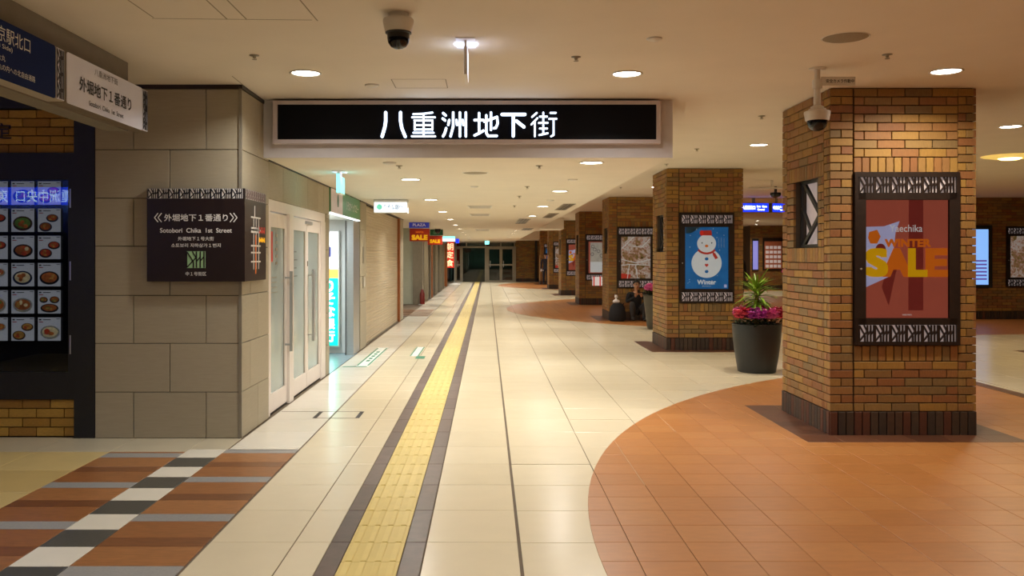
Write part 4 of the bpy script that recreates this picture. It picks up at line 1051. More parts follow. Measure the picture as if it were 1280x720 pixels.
# ================================================================= SIGNS
# big illuminated arcade sign
t = thing('arcade_sign', 'long black illuminated sign with large white glowing characters under the ceiling', 'sign', (X(341, 8.2), 8.2, 2.603))
SW, SH = (826-341)/FPX*8.2, .395
mb = MB(); mb.box(0, 0, 0, SW, .12, .035); mb.box(0, 0, SH-.035, SW, .12, SH); mb.box(0, 0, .035, .042, .12, SH-.035); mb.box(SW-.04, 0, .035, SW, .12, SH-.035); mb.build('frame', mat('sign_frame_enamel', (206, 196, 200), .35, var=.02), t)
MB().box(.04, .012, .034, SW-.04, .03, SH-.034).build('black_face', mat('gloss_navy_black', (5, 7, 17), .5, spec=.15), t)
G = {'八': [[(113, 80), (113, 135), (107, 175), (90, 233)], [(208, 80), (208, 135), (216, 180), (238, 233)]],
     '重': [[(290, 90), (350, 88), (412, 80)], [(282, 110), (428, 110)], [(298, 131), (412, 131)], [(298, 131), (298, 190)], [(412, 131), (412, 190)], [(298, 160), (412, 160)], [(298, 188), (412, 188)], [(355, 90), (355, 230)], [(290, 209), (420, 209)], [(280, 232), (430, 232)]],
     '洲': [[(481, 84), (497, 98)], [(478, 118), (493, 130)], [(480, 232), (492, 210), (500, 180)], [(545, 80), (545, 170), (528, 232)], [(588, 80), (588, 232)], [(626, 80), (626, 232)], [(520, 128), (514, 158)], [(566, 128), (570, 158)], [(606, 128), (610, 158)]],
     '地': [[(682, 128), (738, 128)], [(711, 84), (711, 205)], [(682, 226), (712, 212), (738, 196)], [(745, 138), (826, 108), (830, 150), (818, 178), (806, 180)], [(787, 80), (787, 190)], [(757, 98), (757, 210), (768, 229), (824, 229)]],
     '下': [[(858, 92), (1004, 92)], [(930, 92), (930, 230)], [(950, 134), (998, 172)]],
     '街': [[(1080, 82), (1050, 108)], [(1084, 116), (1046, 156)], [(1068, 142), (1068, 232)], [(1100, 106), (1146, 106)], [(1122, 80), (1122, 150)], [(1094, 146), (1150, 146)], [(1100, 182), (1146, 182)], [(1122, 160), (1122, 215)], [(1096, 224), (1150, 212)], [(1168, 82), (1202, 82)], [(1160, 120), (1206, 120)], [(1188, 122), (1188, 224), (1172, 232)]]}
for ch, ss in G.items():
    mb = MB(); cw = .028 if ch in '八下' else (.0155 if ch in '重街' else .0215)
    for s in ss:
        pts = [(X(460+a/5.12, 8.2)-t.location.x, Z(125+b/5.12, 8.2)-t.location.z) for a, b in s]
        stroke(mb, pts, cw, -.002, .012)
    mb.build('character', M['glyph'], t)
# signs on the left beam
t = thing('street_sign', 'white overhead sign with dark lettering and a lattice edge, mounted on the left beam', 'sign', (-2.62, 5.50, 2.51), PI/2)
def rr(x0, z0, x1, z1, r, n=5):
    pts = []
    for cx, cz, a0 in ((x1-r, z0+r, -PI/2), (x1-r, z1-r, 0), (x0+r, z1-r, PI/2), (x0+r, z0+r, PI)):
        for i in range(n+1): a = a0+PI/2*i/n; pts.append((cx+r*math.cos(a), cz+r*math.sin(a)))
    return pts
MB().prism_y(rr(0, 0, 1.33, .32, .02), .004, .1).build('housing', mat('tan_housing', (120, 106, 88), .6), t)
MB().prism_y(rr(.015, .0, 1.22, .32, .02), 0, .004).build('face', M['sign_white'], t)
mb = MB(); lattice(mb, 1.235, .01, .085, .30, 1, .006, -.002, .003); 
for i in range(3): lattice(mb, 1.235, .01+.1*i, .085, .1, 1, .007, -.003, .003)
mb.build('lattice', M['ink_dark'], t); MB().box(1.225, -.0005, 0.005, 1.325, .004, .315).build('lattice_panel', M['sign_white'], t)
text('八重洲地下街', 'lettering', M['ink_dark'], t, .585, .275, .37, .045, -.002, 0)
text('外堀地下１番通り', 'lettering', M['ink_dark'], t, .595, .155, .83, .095, -.002, .026)
text('Sotobori  Chika  1st  Street', 'lettering', M['ink_dark'], t, .595, .052, .55, .034, -.002, .005)
t = thing('station_sign', 'navy overhead direction sign with white lettering on the left beam, cut by the photo edge', 'sign', (-2.62, 3.6, 2.51), PI/2)
MB().prism_y(rr(0, 0, 1.89, .32, .02), .004, .1).build('housing', M['wallpaint'], t)
MB().prism_y(rr(0, .0, 1.77, .32, .02), 0, .004).build('face', M['navy'], t)
MB().box(1.785, -.0005, .005, 1.88, .004, .315).build('lattice_panel', M['sign_white'], t)
mb = MB()
for i in range(3): lattice(mb, 1.79, .01+.1*i, .085, .1, 1, .008, -.003, .003)
mb.build('lattice', M['ink_dark'], t)
text('東京駅北口', 'lettering', M['ink_white'], t, 1.255, .245, .43, .085, -.002, .0)
text('(Nihombashi Side)', 'lettering', M['ink_white'], t, 1.08, .175, .4, .032, -.002, 0)
text('大丸', 'lettering', M['ink_white'], t, 1.17, .115, .075, .034, -.002, 0)
text('丸の内への北自由通路', 'lettering', M['ink_white'], t, 1.33, .065, .39, .035, -.002, 0)
# brown wrap-round sign on the stone corner
t = thing('corner_sign', 'dark brown street sign wrapped round the grey stone corner with white lettering', 'sign', (-2.885, 7.50, 1.34))
MB().box(0, 0, 0, .83, .05, .79).build('front_board', M['sign_brown'], t)
MB().box(.785, .05, 0, .83, .72, .79).build('side_board', M['sign_brown'], t)
MB().box(.004, -.001, .705, .812, 0, .788).build('lattice_panel', M['ink_white'], t)
mb = MB(); lattice(mb, .01, .706, .80, .08, 9, .0085, -.003, -.001); mb.build('lattice', M['ink_dark'], t)
mb = MB(); m2 = MB(); lattice(m2, .03, .706, .66, .08, 9, .007, -.003, -.001)
MB().box(.83, .03, .705, .831, .70, .788).build('lattice_panel', M['grey_plastic'], t)
mb.add([(.83-v[1], v[0], v[2]) for v in m2.v], m2.f); mb.build('lattice', mat('brown_lattice', (110, 92, 86), .5), t)
cx = X(245.7, 7.5)+2.885-.005
text('外堀地下１番通り', 'lettering', M['ink_white'], t, cx, .542, .54, .062, -.0015, .018)
mb = MB()
for s, x0 in ((1, .065), (1, .095)): bar(mb, (x0+.03, .58), (x0, .542), .008, -.002, 0); bar(mb, (x0, .542), (x0+.03, .504), .008, -.002, 0)
for x0 in (.735, .765): bar(mb, (x0-.03, .58), (x0, .542), .008, -.002, 0); bar(mb, (x0, .542), (x0-.03, .504), .008, -.002, 0)
mb.build('chevron', M['ink_white'], t)
text('Sotobori  Chika  1st  Street', 'lettering', M['ink_white'], t, cx, .434, .61, .04, -.0015, .02)
text('外堀地下１号大街', 'lettering', M['ink_white'], t, cx, .364, .305, .034, -.0015, .015)
text('소토보리 지하상가１번지', 'lettering', M['ink_white'], t, cx, .307, .42, .034, -.0015, .012)
MB().box(cx-.08, -.001, .115, cx+.08, 0, .257).build('emblem', M['ink_green'], t)
mb = MB(); lattice(mb, cx-.078, .117, .160, .138, 1, .010, -.003, -.001); mb.build('emblem_lattice', M['sign_brown'], t)
text('中１号街区', 'lettering', M['ink_white'], t, cx, .066, .175, .034, -.0015, .015)
def side_q(mb, y0, z0, y1, z1, mi=0): mb.box(.830, y0, z0, .832, y1, z1, mi)
mb = MB(); 
for yy in (.28, .36, .45): side_q(mb, yy, .10, yy+.012, .56)
for zz in (.16, .24, .30, .44, .55): side_q(mb, .2, zz, .52, zz+.014)
side_q(mb, .2, .42, .42, .47); side_q(mb, .31, .56, .33, .66)
mb.build('map_lines', M['grey_plastic'], t)
mb = MB(); [side_q(mb, .47+.06*i, .42, .49+.06*i, .48) for i in range(4)]; mb.box(.83, .45, .43, .8315, .66, .45); mb.build('red_map_mark', M['p_red'], t)
mb = MB(); [side_q(mb, .47+.06*i, .34, .49+.06*i, .385) for i in range(4)]; mb.box(.83, .45, .35, .8315, .66, .37); mb.build('yellow_map_mark', M['yellow'], t)
mb = MB(); side_q(mb, .35, .06, .362, .40); mb.build('orange_map_line', M['orange'], t)
# exit sign seen edge-on, and the green one beyond
def edge_exit(px, py, h, hgt, label, edge, glow, w_=.030):
    x, D = at_c(px, py, h)
    t = thing('exit_sign', label, 'exit sign', (x, D, h))
    MB().box(-.065, -.075, -.006, .065, .22, 0).build('ceiling_plate', M['white'], t)
    MB().box(-w_*.35, -.02, -.05, w_*.35, .18, -.006).build('stem', M['white'], t)
    MB().cbox(-w_/2, -.02, -hgt, w_/2, .34, -.045, .004).build('housing', M['grey_plastic'], t)
    for s in (-1, 1): MB().box(s*w_/2-.001, .0, -hgt+.012, s*w_/2+.002, .32, -.055).build('lit_face', edge, t)
    for s in (-1, 1): area('exit_glow', (s*.07, .12, -.06), glow, (.55, .65, 1), .12, (0, s*PI*.58, 0), t)
    return t
edge_exit(582, 50, ZH, .235, 'slim lit exit sign seen edge-on, hanging from the ceiling before the big sign', M['lit_white'], .35, .022)
x, D = at_c(423, 215, ZL)
t = edge_exit(423, 214, ZL, .24, 'slim green-glowing exit sign hanging before the recessed entrance', M['lit_cyan'], .12)
MB().box(-.017, -.026, -.235, .017, -.02, -.03).build('lit_edge', M['lit_cyan'], t)
# bank lightbox
def hang_box(name, label, px0, px1, py0, py1, D, mface, depth=.14, housing=None, top=None, cat='sign', rods=True, mats_h=None):
    x0, x1, z0, z1 = X(px0, D), X(px1, D), Z(py1, D), Z(py0, D)
    t = thing(name, label, cat, (x0, D, z0))
    MB().cbox(0, 0, 0, x1-x0, depth, z1-z0, .01).build('housing', mats_h or M['grey_plastic'], t)
    MB().prism_y(rr(.008, .008, x1-x0-.008, (z1-z0)-.008-(top or 0), .012), -.006, 0).build('face', mface, t)
    h = ZL if x0 < 1.7 else ZH
    if rods and h-z1 > .005:
        for u in (.25, .75): MB().tube([(u*(x1-x0), depth/2, z1-z0), (u*(x1-x0), depth/2, h-z0)], .012).build('hanger', M['steel_dark'], t)
    return t, x1-x0, z1-z0
t, w_, h_ = hang_box('bank_sign', 'white glowing bank lightbox hanging from the low ceiling left of the corridor', 467, 509.5, 249.5, 266, 14.3, M['lit_white'], .2, top=.035)
text('りそな銀行', 'lettering', mat('grey_blue_print', (60, 80, 110), emis=(90, 125, 150), es=.45), t, w_*.58, .095, w_*.56, .085, -.008, .01)
MB().disc_y(w_*.17, .095, .045, .045, -.008, -.006, 20).build('emblem', mat('pale_green_print', (120, 220, 190), emis=(110, 205, 180), es=.6), t)
t, w_, h_ = hang_box('shop_sign', 'small blue hanging shop sign above a red SALE board', 511, 537, 277, 285.3, 24, M['blue_dark'], .08)
text('PLAZA', 'lettering', M['ink_white'], t, w_/2, h_/2, w_*.62, h_*.42, -.008, .03)
t, w_, h_ = hang_box('sale_board', 'red SALE board hanging under the blue shop sign', 512, 537, 285.8, 301.5, 24.02, M['red_s'], .03, rods=False, mats_h=M['red_s'])
text('SALE', 'lettering', M['yellow'], t, w_/2, h_*.3, w_*.8, h_*.42, -.008, .06)
text('WINTER', 'lettering', M['orange'], t, w_/2, h_*.72, w_*.4, h_*.12, -.008, .03)
t, w_, h_ = hang_box('shop_sign', 'small dark green hanging shop sign above the farther red SALE board', 537.3, 554, 286.5, 294.3, 30, M['green_dark'], .08)
text('GIFT', 'lettering', mat('dim_green_print', (120, 170, 130), .5), t, w_/2, h_/2, w_*.5, h_*.5, -.008, .03)
t, w_, h_ = hang_box('sale_board', 'red SALE board hanging under the green shop sign', 534.5, 553, 294.8, 306, 30.02, M['red_s'], .03, rods=False, mats_h=M['red_s'])
text('SALE', 'lettering', M['yellow'], t, w_/2, h_*.4, w_*.7, h_*.42, -.008, .06)
t, w_, h_ = hang_box('shop_sign', 'white and green glowing lightbox above the red banner', 553, 569, 295.5, 302, 40, M['lit_cyan'], .1)
MB().box(.01, -.012, .01, w_-.01, -.006, h_*.55).build('white_band', M['lit_white'], t)
t, w_, h_ = hang_box('shop_sign', 'tiny blue lit sign right of the green and white lightbox', 569.5, 574, 298.5, 304, 46, M['lit_blue'], .1)
t, w_, h_ = hang_box('exit_sign', 'small bright cyan exit sign above the far glass doors', 606, 611.5, 297.5, 305.5, 52, M['lit_cyan'], .08, cat='exit sign')
t = thing('dome_camera', 'small dark dome camera on the ceiling beside the hanging shop signs', 'security camera', (X(549, 30.5), 29.6, ZL)); MB().lathe([(.1, 0), (.1, -.06), (.07, -.12), (0, -.15)], n=16, cap=False).build('dome', M['dome'], t, smooth=True)
# vertical banner
t = thing('banner_stand', 'tall red vertical banner with white characters on a pole with a round white base', 'banner', (X(568, 50), 50, 0))
MB().lathe([(0, .06), (.1, .06), (.32, .02), (.34, 0)], n=24, cap=False).build('base', M['white'], t, smooth=True)
MB().tube([(0, 0, .03), (0, 0, 2.44)], .014).build('pole', M['chrome'], t); MB().tube([(-.5, 0, 2.42), (.03, 0, 2.42)], .01).build('cross_rod', M['chrome'], t)
MB().box(-.49, -.004, .93, -.02, .004, 2.40).build('cloth', M['red_sign'], t)
text('朝定食', 'lettering', mat('cream_banner_print', (250, 235, 200), emis=(250, 225, 170), es=.9), t, -.255, 1.66, .38, 1.38, -.006, .018, vertical=True)
t = thing('umbrella_bin', 'small dark red cylinder standing at the shop post beyond the shutter', 'bin', (X(529.5, 29.2), 28.6, 0))
MB().lathe([(.08, 0), (.08, .36), (.05, .42), (.03, .5), (0, .5)], n=16).build('cylinder', M['brown_red'], t, smooth=True); MB().lathe([(.12, 0), (.12, .02)], n=16).build('base', M['white'], t)
# blue hanging signs in the side hall
for (a, b, D, rz, lb, s1) in ((924.5, 961.5, 22, 0, 'blue lit overhead sign behind the second pillar, the one facing the camera', '八重洲北口'), (965, 988, 22.05, math.radians(28), 'blue lit overhead sign set at an angle beside the nearest pillar', '中央口')):
    x0, x1, z0, z1 = X(a, D), X(b, D), Z(265.5, D), Z(253.5, D)
    t = thing('overhead_sign', lb, 'sign', (x0, D, z0), rz, 'blue overhead signs'); w_ = x1-x0; h_ = z1-z0
    MB().box(0, 0, 0, w_, .16, h_).build('housing', M['steel_dark'], t); MB().box(.02, -.006, .015, w_-.02, 0, h_-.015).build('face', M['lit_blue'], t)
    text(s1, 'lettering', M['lit_glyph2'], t, w_*.3, h_*.5, w_*.45, h_*.42, -.010, .03)
    text('Exit  Gate', 'lettering', M['lit_glyph2'], t, w_*.75, h_*.62, w_*.34, h_*.2, -.010, .02); text('Central', 'lettering', M['lit_glyph2'], t, w_*.72, h_*.3, w_*.24, h_*.2, -.010, .02)
    MB().box(w_*.45, .06, h_, w_*.55, .1, ZH-z0).build('hanger', M['steel_dark'], t)
t = thing('ceiling_bar', 'thin pale bar hanging from the ceiling above the blue signs', 'bar', (X(965, 17), 17, Z(236, 17))); MB().box(-.45, -.03, 0, .3, .03, .03).build('bar', M['grey_plastic'], t); MB().box(-.02, -.02, .03, .02, .02, ZH-t.location.z).build('stem', M['grey_plastic'], t)
t = thing('dome_camera', 'small dark dome camera above the blue overhead signs', 'security camera', (X(969.5, 18.5), 18.5, ZH-.15)); MB().lathe([(.03, .15), (.03, .02), (.11, .02), (.11, -.02), (.09, -.06), (0, -.1)], n=18).build('dome', M['dome'], t, smooth=True)
t, w_, h_ = hang_box('shop_sign', 'far yellow lit shop sign between the second pillar and the far brick pier', 929, 937.5, 303, 308.5, 50, M['lit_yellow'], .1); 
t, w_, h_ = hang_box('shop_sign', 'far tiny blue lit sign beside the yellow one', 924.5, 928.5, 304, 309, 50, M['lit_blue'], .1)
# plain white soffit boxes deep on the right of the corridor
for x0, y0, x1, y1 in ((1.9, 33.5, 2.9, 35.3),):
    o = MB().box(x0, y0, ZL+.12, x1, y1, ZH-.002).build('trim_2', M['ceil2']); o['kind'] = 'structure'
o = MB().box(1.73, 50.5, 2.55, 6, 55, ZH-.002).build('trim_3', M['ceil2']); o['kind'] = 'structure'

t = thing('concourse_sign', 'bright blue lit station sign mirrored in the glass of the menu case', 'sign', (-6.9, -.3, 2.44), PI)
MB().box(0, 0, 0, 2.2, .14, .34).build('housing', M['steel_dark'], t); MB().box(.02, -.008, .015, 2.18, 0, .325).build('face', mat('bright_blue_face', (20, 50, 220), emis=(24, 60, 245), es=5), t)
text('八重洲中央口  東京駅', 'lettering', mat('bright_white_lettering', (255, 255, 255), emis=(190, 220, 255), es=7), t, 1.1, .17, 1.9, .22, -.012, .01)
MB().box(1.0, .05, .34, 1.2, .09, ZH-2.44).build('hanger', M['steel_dark'], t)
# ================================================================= CAMERAS
t = thing('dome_camera', 'white ceiling dome security camera with black dome above the big sign', 'security camera', (X(498, 5.35), 5.35, ZH))
MB().lathe([(.062, 0), (.062, -.028), (.066, -.03)], n=32, cap=True).build('mount', M['grey_plastic'], t, smooth=True)
MB().lathe([(.066, -.026), (.090, -.034), (.093, -.05), (.080, -.112), (.076, -.118), (0, -.118)], n=32, cap=False).build('housing', M['grey_plastic'], t, smooth=True)
MB().lathe([(.079, -.108), (.079, -.120), (.070, -.124)], n=32, cap=False).build('collar', M['black'], t, smooth=True)
MB().lathe([(.068, -.118), (.068, -.15), (.062, -.178), (.046, -.2), (.024, -.212), (0, -.216)], n=32, cap=False).build('dome', M['dome'], t, smooth=True)
t = thing('dome_camera', 'white security camera on a ceiling pole in front of the nearest brick pillar', 'security camera', (X(1021.5, 6.9), 6.9, ZH))
MB().lathe([(.065, 0), (.065, -.008), (.03, -.012)], n=24).build('mount', M['grey_plastic'], t, smooth=True)
MB().lathe([(.022, -.01), (.022, -.09), (.036, -.09), (.036, -.16), (.026, -.16), (.028, -.29), (.05, -.30), (.05, -.312), (.065, -.318), (.07, -.335)], n=24).build('pole', M['grey_plastic'], t, smooth=True)
MB().lathe([(.07, -.328), (.098, -.338), (.099, -.35), (.088, -.41), (0, -.41)], n=32, cap=False).build('housing', M['grey_plastic'], t, smooth=True)
MB().lathe([(.078, -.408), (.077, -.425), (.066, -.458), (.045, -.48), (.02, -.49), (0, -.492)], n=32, cap=False).build('dome', M['dome'], t, smooth=True)
t2 = thing('camera_notice', 'small white notice strip with dark characters beside the pole camera', 'notice', (X(1030, 6.88), 6.88, Z(107, 6.88)))
MB().box(-.02, 0, 0, .245, .006, .068).build('plate', M['white'], t2); text('安全カメラ作動中', 'lettering', M['ink_dark'], t2, .125, .036, .22, .030, -.001, .02)

# ================================================================= PLANTERS
def blossom(mb, c, r, n, rr_, mi=0):
    for i in range(n):
        a, u = R.uniform(0, 2*PI), math.sqrt(R.random()); h = R.uniform(-.3, 1)
        p = Vector((c[0]+r*u*math.cos(a), c[1]+r*u*math.sin(a), c[2]+r*.85*h*(1-.5*u*u)))
        for k in range(5):
            b = a+2*PI*k/5; d = Vector((math.cos(b), math.sin(b), R.uniform(.2, 1.3))).normalized()*rr_; s = d.cross(Vector((0, 0, 1))).normalized()*rr_*.38
            mb.add([p, p+d*.55+s, p+d, p+d*.55-s], [(0, 1, 2, 3)], mi)
def leafblade(L, wd, droop, n=7):
    mb = MB(); vs = []
    for i in range(n+1):
        u = i/n; x = L*u*(1-.12*droop*u); z = L*(.0)+ -droop*L*u*u*.5; ww = wd*math.sin(PI*min(1, .12+u*.88))**.7*.5*(1-u*.3)
        if i == n: ww = .001
        vs += [(x, -ww, z+.0), (x, 0, z-ww*.35), (x, ww, z)]
    fs = []
    for i in range(n):
        for k in range(2): a = 3*i+k; fs.append((a, a+1, a+4, a+3))
    mb.add(vs, fs); return mb.mesh('leaf', M['leaf'], True)
def planter(x, y, label, prof, potm, blooms, plant=True, rtop=.3, h=.65):
    t = thing('planter', label, 'planter', (x, y, 0))
    MB().lathe(prof, n=40, cap=False).build('pot', potm, t, smooth=True)
    MB().lathe([(0, h-.05), (rtop-.02, h-.05)], n=32, cap=False).build('soil', M['soil'], t)
    mb = MB()
    for i in range(760):
        a = R.uniform(0, 2*PI); u = math.sqrt(R.uniform(.02, 1)); rr_ = (rtop+.02)*u; p = Vector((rr_*math.cos(a), rr_*math.sin(a), h-.04+R.uniform(0, .12)*(1.3-u*.4)))
        d = Vector((math.cos(a+R.uniform(-1, 1)), math.sin(a+R.uniform(-1, 1)), R.uniform(-.2, .7))).normalized()*.045; s = d.cross(Vector((0, 0, 1))).normalized()*.02
        mb.add([p, p+d*.5+s, p+d, p+d*.5-s], [(0, 1, 2, 3)])
    mb.build('foliage', M['leaf_d'], t, kind='stuff')
    for (bx, by, br, mk) in blooms:
        mb = MB(); blossom(mb, (bx*1.05, by*1.1, h+.10), br*1.2, 120, .05); mb.build('cyclamen_blooms', M[mk], t, kind='stuff')
    if plant:
        tr = MB()
        for k in range(4):
            a0 = k*PI/2; tr.tube([(.028*math.cos(a0+s*1.1), .02*math.sin(a0+s*1.1), h-.06+s*.085) for s in range(5)]+[(.035*math.cos(a0), .03*math.sin(a0), h+.46)], .013, 6)
        tr.build('trunk', M['trunk'], t, smooth=True)
        kinds = [leafblade(.30, .042, .5), leafblade(.26, .040, 1.0), leafblade(.34, .042, 1.1), leafblade(.24, .038, .25)]
        for i in range(90):
            a = i*2.399+R.uniform(-.2, .2); zz = h+.26+.24*(i/90)+R.uniform(-.02, .02); el = -(-.3+1.5*(i/90)**1.1)+R.uniform(-.2, .2)
            inst('leaf', R.choice(kinds), t, (.03*math.cos(a), .03*math.sin(a), zz), (0, el, a))
    return t
p1 = [(0, 0), (.235, 0), (.25, .01), (.285, .22), (.312, .42), (.322, .58), (.325, .645), (.318, .652), (.305, .645), (.30, .60), (0, .59)]
planter(3.64, 11.95, 'large black round planter with pink cyclamens and a leafy green cane plant', p1, M['pot'], [(-.20, -.12, .11, 'fl_coral'), (-.06, -.20, .11, 'fl_magenta'), (.10, -.19, .10, 'fl_pink'), (.22, -.10, .11, 'fl_coral'), (-.12, .12, .12, 'fl_pink'), (.12, .14, .12, 'fl_coral')], True, .3, .65)
p2 = [(0, 0), (.13, 0), (.14, .01), (.17, .25), (.20, .5), (.225, .74), (.218, .748), (.20, .74), (0, .70)]
planter(3.56, 18.9, 'slim grey-brown planter with pink cyclamens partly behind the second pillar', p2, M['pot2'], [(-.08, -.08, .11, 'fl_pink'), (.1, -.06, .11, 'fl_coral'), (0, .1, .11, 'fl_pink')], False, .2, .75)
planter(X(985, 36), 36, 'tiny far planter with pink flowers left of the nearest pillar', [(0, 0), (.14, 0), (.24, .8), (.23, .8), (0, .75)], M['pot2'], [(0, 0, .2, 'fl_pink')], False, .2, .8)

# ================================================================= PEOPLE
def seg_d(p, a, b):
    ab = b-a; t_ = max(0, min(1, (p-a).dot(ab)/max(1e-9, ab.dot(ab)))); return (p-a-ab*t_).length
def body(parent, J_, E, zones, mats, name='body'):
    """one skinned surface grown along the joints; each face takes the material of its nearest bone"""
    keys = list(J_); me = bpy.data.meshes.new(name); me.from_pydata([J_[k][:3] for k in keys], [(keys.index(a), keys.index(b)) for a, b in E], [])
    o = bpy.data.objects.new(name, me); COL.objects.link(o)
    md = o.modifiers.new('s', 'SKIN'); sub = o.modifiers.new('d', 'SUBSURF'); sub.levels = 2; sub.render_levels = 2
    md.branch_smoothing = .4
    for i, k in enumerate(keys):
        sv = me.skin_vertices[0].data[i]; r = J_[k][3]; sv.radius = r if isinstance(r, tuple) else (r, r); sv.use_root = (k == 'pelvis')
    bpy.context.view_layer.update()
    m2 = bpy.data.meshes.new_from_object(o.evaluated_get(bpy.context.evaluated_depsgraph_get()))
    bpy.data.objects.remove(o); m2.name = name
    m2.materials.clear()
    for m_ in mats: m2.materials.append(m_)
    bones = [(Vector(J_[a][:3]), Vector(J_[b][:3]), zones.get(b, zones.get(a, 0))) for a, b in E]
    for p in m2.polygons:
        c = Vector(p.center); p.material_index = min(bones, key=lambda q: seg_d(c, q[0], q[1]))[2]; p.use_smooth = True
    o = bpy.data.objects.new(name, m2); COL.objects.link(o); o.parent = parent; return o
def hand(J_, E, zones, side, w, f, curl, z_):
    """palm and five unequal fingers; w wrist, f unit direction of the hand, curl bends the fingers"""
    W = Vector(w); F = Vector(f).normalized(); U = Vector(z_).normalized(); S = F.cross(U).normalized()*side
    pk = 'palm'+str(side); J_[pk] = tuple(W+F*.05)+((.030, .016),); E.append(('wrist'+str(side), pk)); zones[pk] = 1
    for i, (sx, l) in enumerate(((-.028, .065), (-.010, .075), (.010, .07), (.027, .055))):
        a = 'fa%d%d' % (side, i); b = 'fb%d%d' % (side, i)
        P = W+F*.088+S*sx; J_[a] = tuple(P)+(.0095,); Q = P+F*l*(1-curl)+U*(-l*curl); J_[b] = tuple(Q)+(.007,)
        E += [(pk, a), (a, b)]; zones[a] = zones[b] = 1
    a = 'th%d' % side; b = 'ti%d' % side
    J_[a] = tuple(W+F*.04-S*.038)+(.010,); J_[b] = tuple(W+F*.08-S*.055-U*.02)+(.008,); E += [(pk, a), (a, b)]; zones[a] = zones[b] = 1
def face(parent, c, s, hairm, glasses=False, cap=False):
    """eyes, nose, mouth, ears and hair on a head centred at c, facing -Y"""
    x, y, z = c
    mb = MB(); [mb.ball((x+dx*s, y-.088*s, z+.005*s), .012*s, .008*s, .007*s, 8, 6) for dx in (-.032, .032)]; mb.build('eyes', M['ink_dark'], parent, smooth=True)
    MB().ball((x, y-.100*s, z-.02*s), .012*s, .018*s, .022*s, 8, 6).build('nose', M['skin'], parent, smooth=True)
    MB().ball((x, y-.088*s, z-.055*s), .022*s, .008*s, .005*s, 8, 6).build('mouth', M['red_d'], parent, smooth=True)
    mb = MB(); [mb.ball((x+dx*s, y, z-.005*s), .010*s, .022*s, .030*s, 8, 6) for dx in (-.080, .080)]; mb.build('ears', M['skin'], parent, smooth=True)
    mb = MB(); n, m_ = 18, 7; vs = []; fs = []
    for j in range(m_+1):
        th = PI/2*j/m_*1.12
        for i in range(n):
            a = 2*PI*i/n; front = max(0, -math.sin(a)); lift = th*(1-.32*front)
            vs.append((x+.086*s*math.sin(lift)*math.cos(a)*1.02, y+.012*s+.100*s*math.sin(lift)*math.sin(a), z+.012*s+.112*s*math.cos(lift)))
    for j in range(m_):
        for i in range(n): a = j*n+i; b = j*n+(i+1) % n; fs.append((a, a+n, b+n, b))
    mb.add(vs, fs); mb.build('hair', hairm, parent, smooth=True)
    if glasses:
        mb = MB()
        for dx in (-.034, .034): mb.tube([(x+(dx+.024*math.cos(a*PI/5))*s, y-.100*s, z+(.004+.018*math.sin(a*PI/5))*s) for a in range(11)], .0025*s, 5)
        mb.tube([(x-.01*s, y-.1*s, z+.006*s), (x+.01*s, y-.1*s, z+.006*s)], .0025*s, 5); mb.build('glasses', M['black'], parent)
    if cap:
        MB().lathe([(.094*s, z+.035*s), (.098*s, z+.06*s), (.125*s, z+.10*s), (.11*s, z+.118*s), (0, z+.122*s)], x, y, 20, cap=False).build('cap', M['cloth_navy'], parent, smooth=True)
        MB().prism_z([(x-.07*s, y-.08*s), (x-.05*s, y-.14*s), (x+.05*s, y-.14*s), (x+.07*s, y-.08*s)], z+.034*s, z+.042*s).build('cap_peak', M['black'], parent)
# crouching man against the third pillar
man = thing('person', 'person in dark jacket and glasses crouching against the third pillar, looking at a phone', 'person', (3.60, 21.33, 0))
Jm = {'pelvis': (0, .06, .20, (.15, .12)), 'waist': (0, .07, .36, (.135, .10)), 'chest': (0, .05, .55, (.165, .11)), 'neck0': (0, .03, .70, .07), 'neck': (0, .0, .765, .052), 'head0': (0, -.025, .82, (.068, .075)), 'head1': (0, -.03, .885, (.078, .09)), 'head2': (0, -.02, .945, (.062, .07))}
Em = [('pelvis', 'waist'), ('waist', 'chest'), ('chest', 'neck0'), ('neck0', 'neck'), ('neck', 'head0'), ('head0', 'head1'), ('head1', 'head2')]
zo = {'pelvis': 2, 'waist': 0, 'chest': 0, 'neck0': 0, 'neck': 1, 'head0': 1, 'head1': 1, 'head2': 1}
for s in (-1, 1):
    Jm['hip%d' % s] = (s*.09, .0, .20, .095); Jm['knee%d' % s] = (s*.16, -.31, .47, .062); Jm['ankle%d' % s] = (s*.13, -.26, .09, .045); Jm['toe%d' % s] = (s*.14, -.42, .045, (.042, .035))
    Jm['sh%d' % s] = (s*.18, .04, .665, .065); Jm['el%d' % s] = (s*.25, -.12, .47, .048); Jm['wrist%d' % s] = (s*.075, -.275, .60, .030)
    Em += [('pelvis', 'hip%d' % s), ('hip%d' % s, 'knee%d' % s), ('knee%d' % s, 'ankle%d' % s), ('ankle%d' % s, 'toe%d' % s), ('chest', 'sh%d' % s), ('sh%d' % s, 'el%d' % s), ('el%d' % s, 'wrist%d' % s)]
    for k in ('hip', 'knee', 'ankle'): zo[k+str(s)] = 2
    zo['toe%d' % s] = 3; zo['sh%d' % s] = zo['el%d' % s] = zo['wrist%d' % s] = 0
    hand(Jm, Em, zo, s, Jm['wrist%d' % s][:3], (-s*.35, -.5, .75), .35, (0, .8, .5))
body(man, Jm, Em, zo, [M['cloth'], M['skin'], M['cloth_grey'], M['black']])
face(man, (0, -.03, .885), 1.0, M['hair'], glasses=True)
ph = thing('phone', 'small dark phone held by the crouching person', 'phone', (3.60, 21.33-.325, .70)); o = MB().cbox(-.036, -.005, -.07, .036, .005, .07, .003).build('body', M['black'], ph); ph.rotation_euler = (.3, 0, 0)
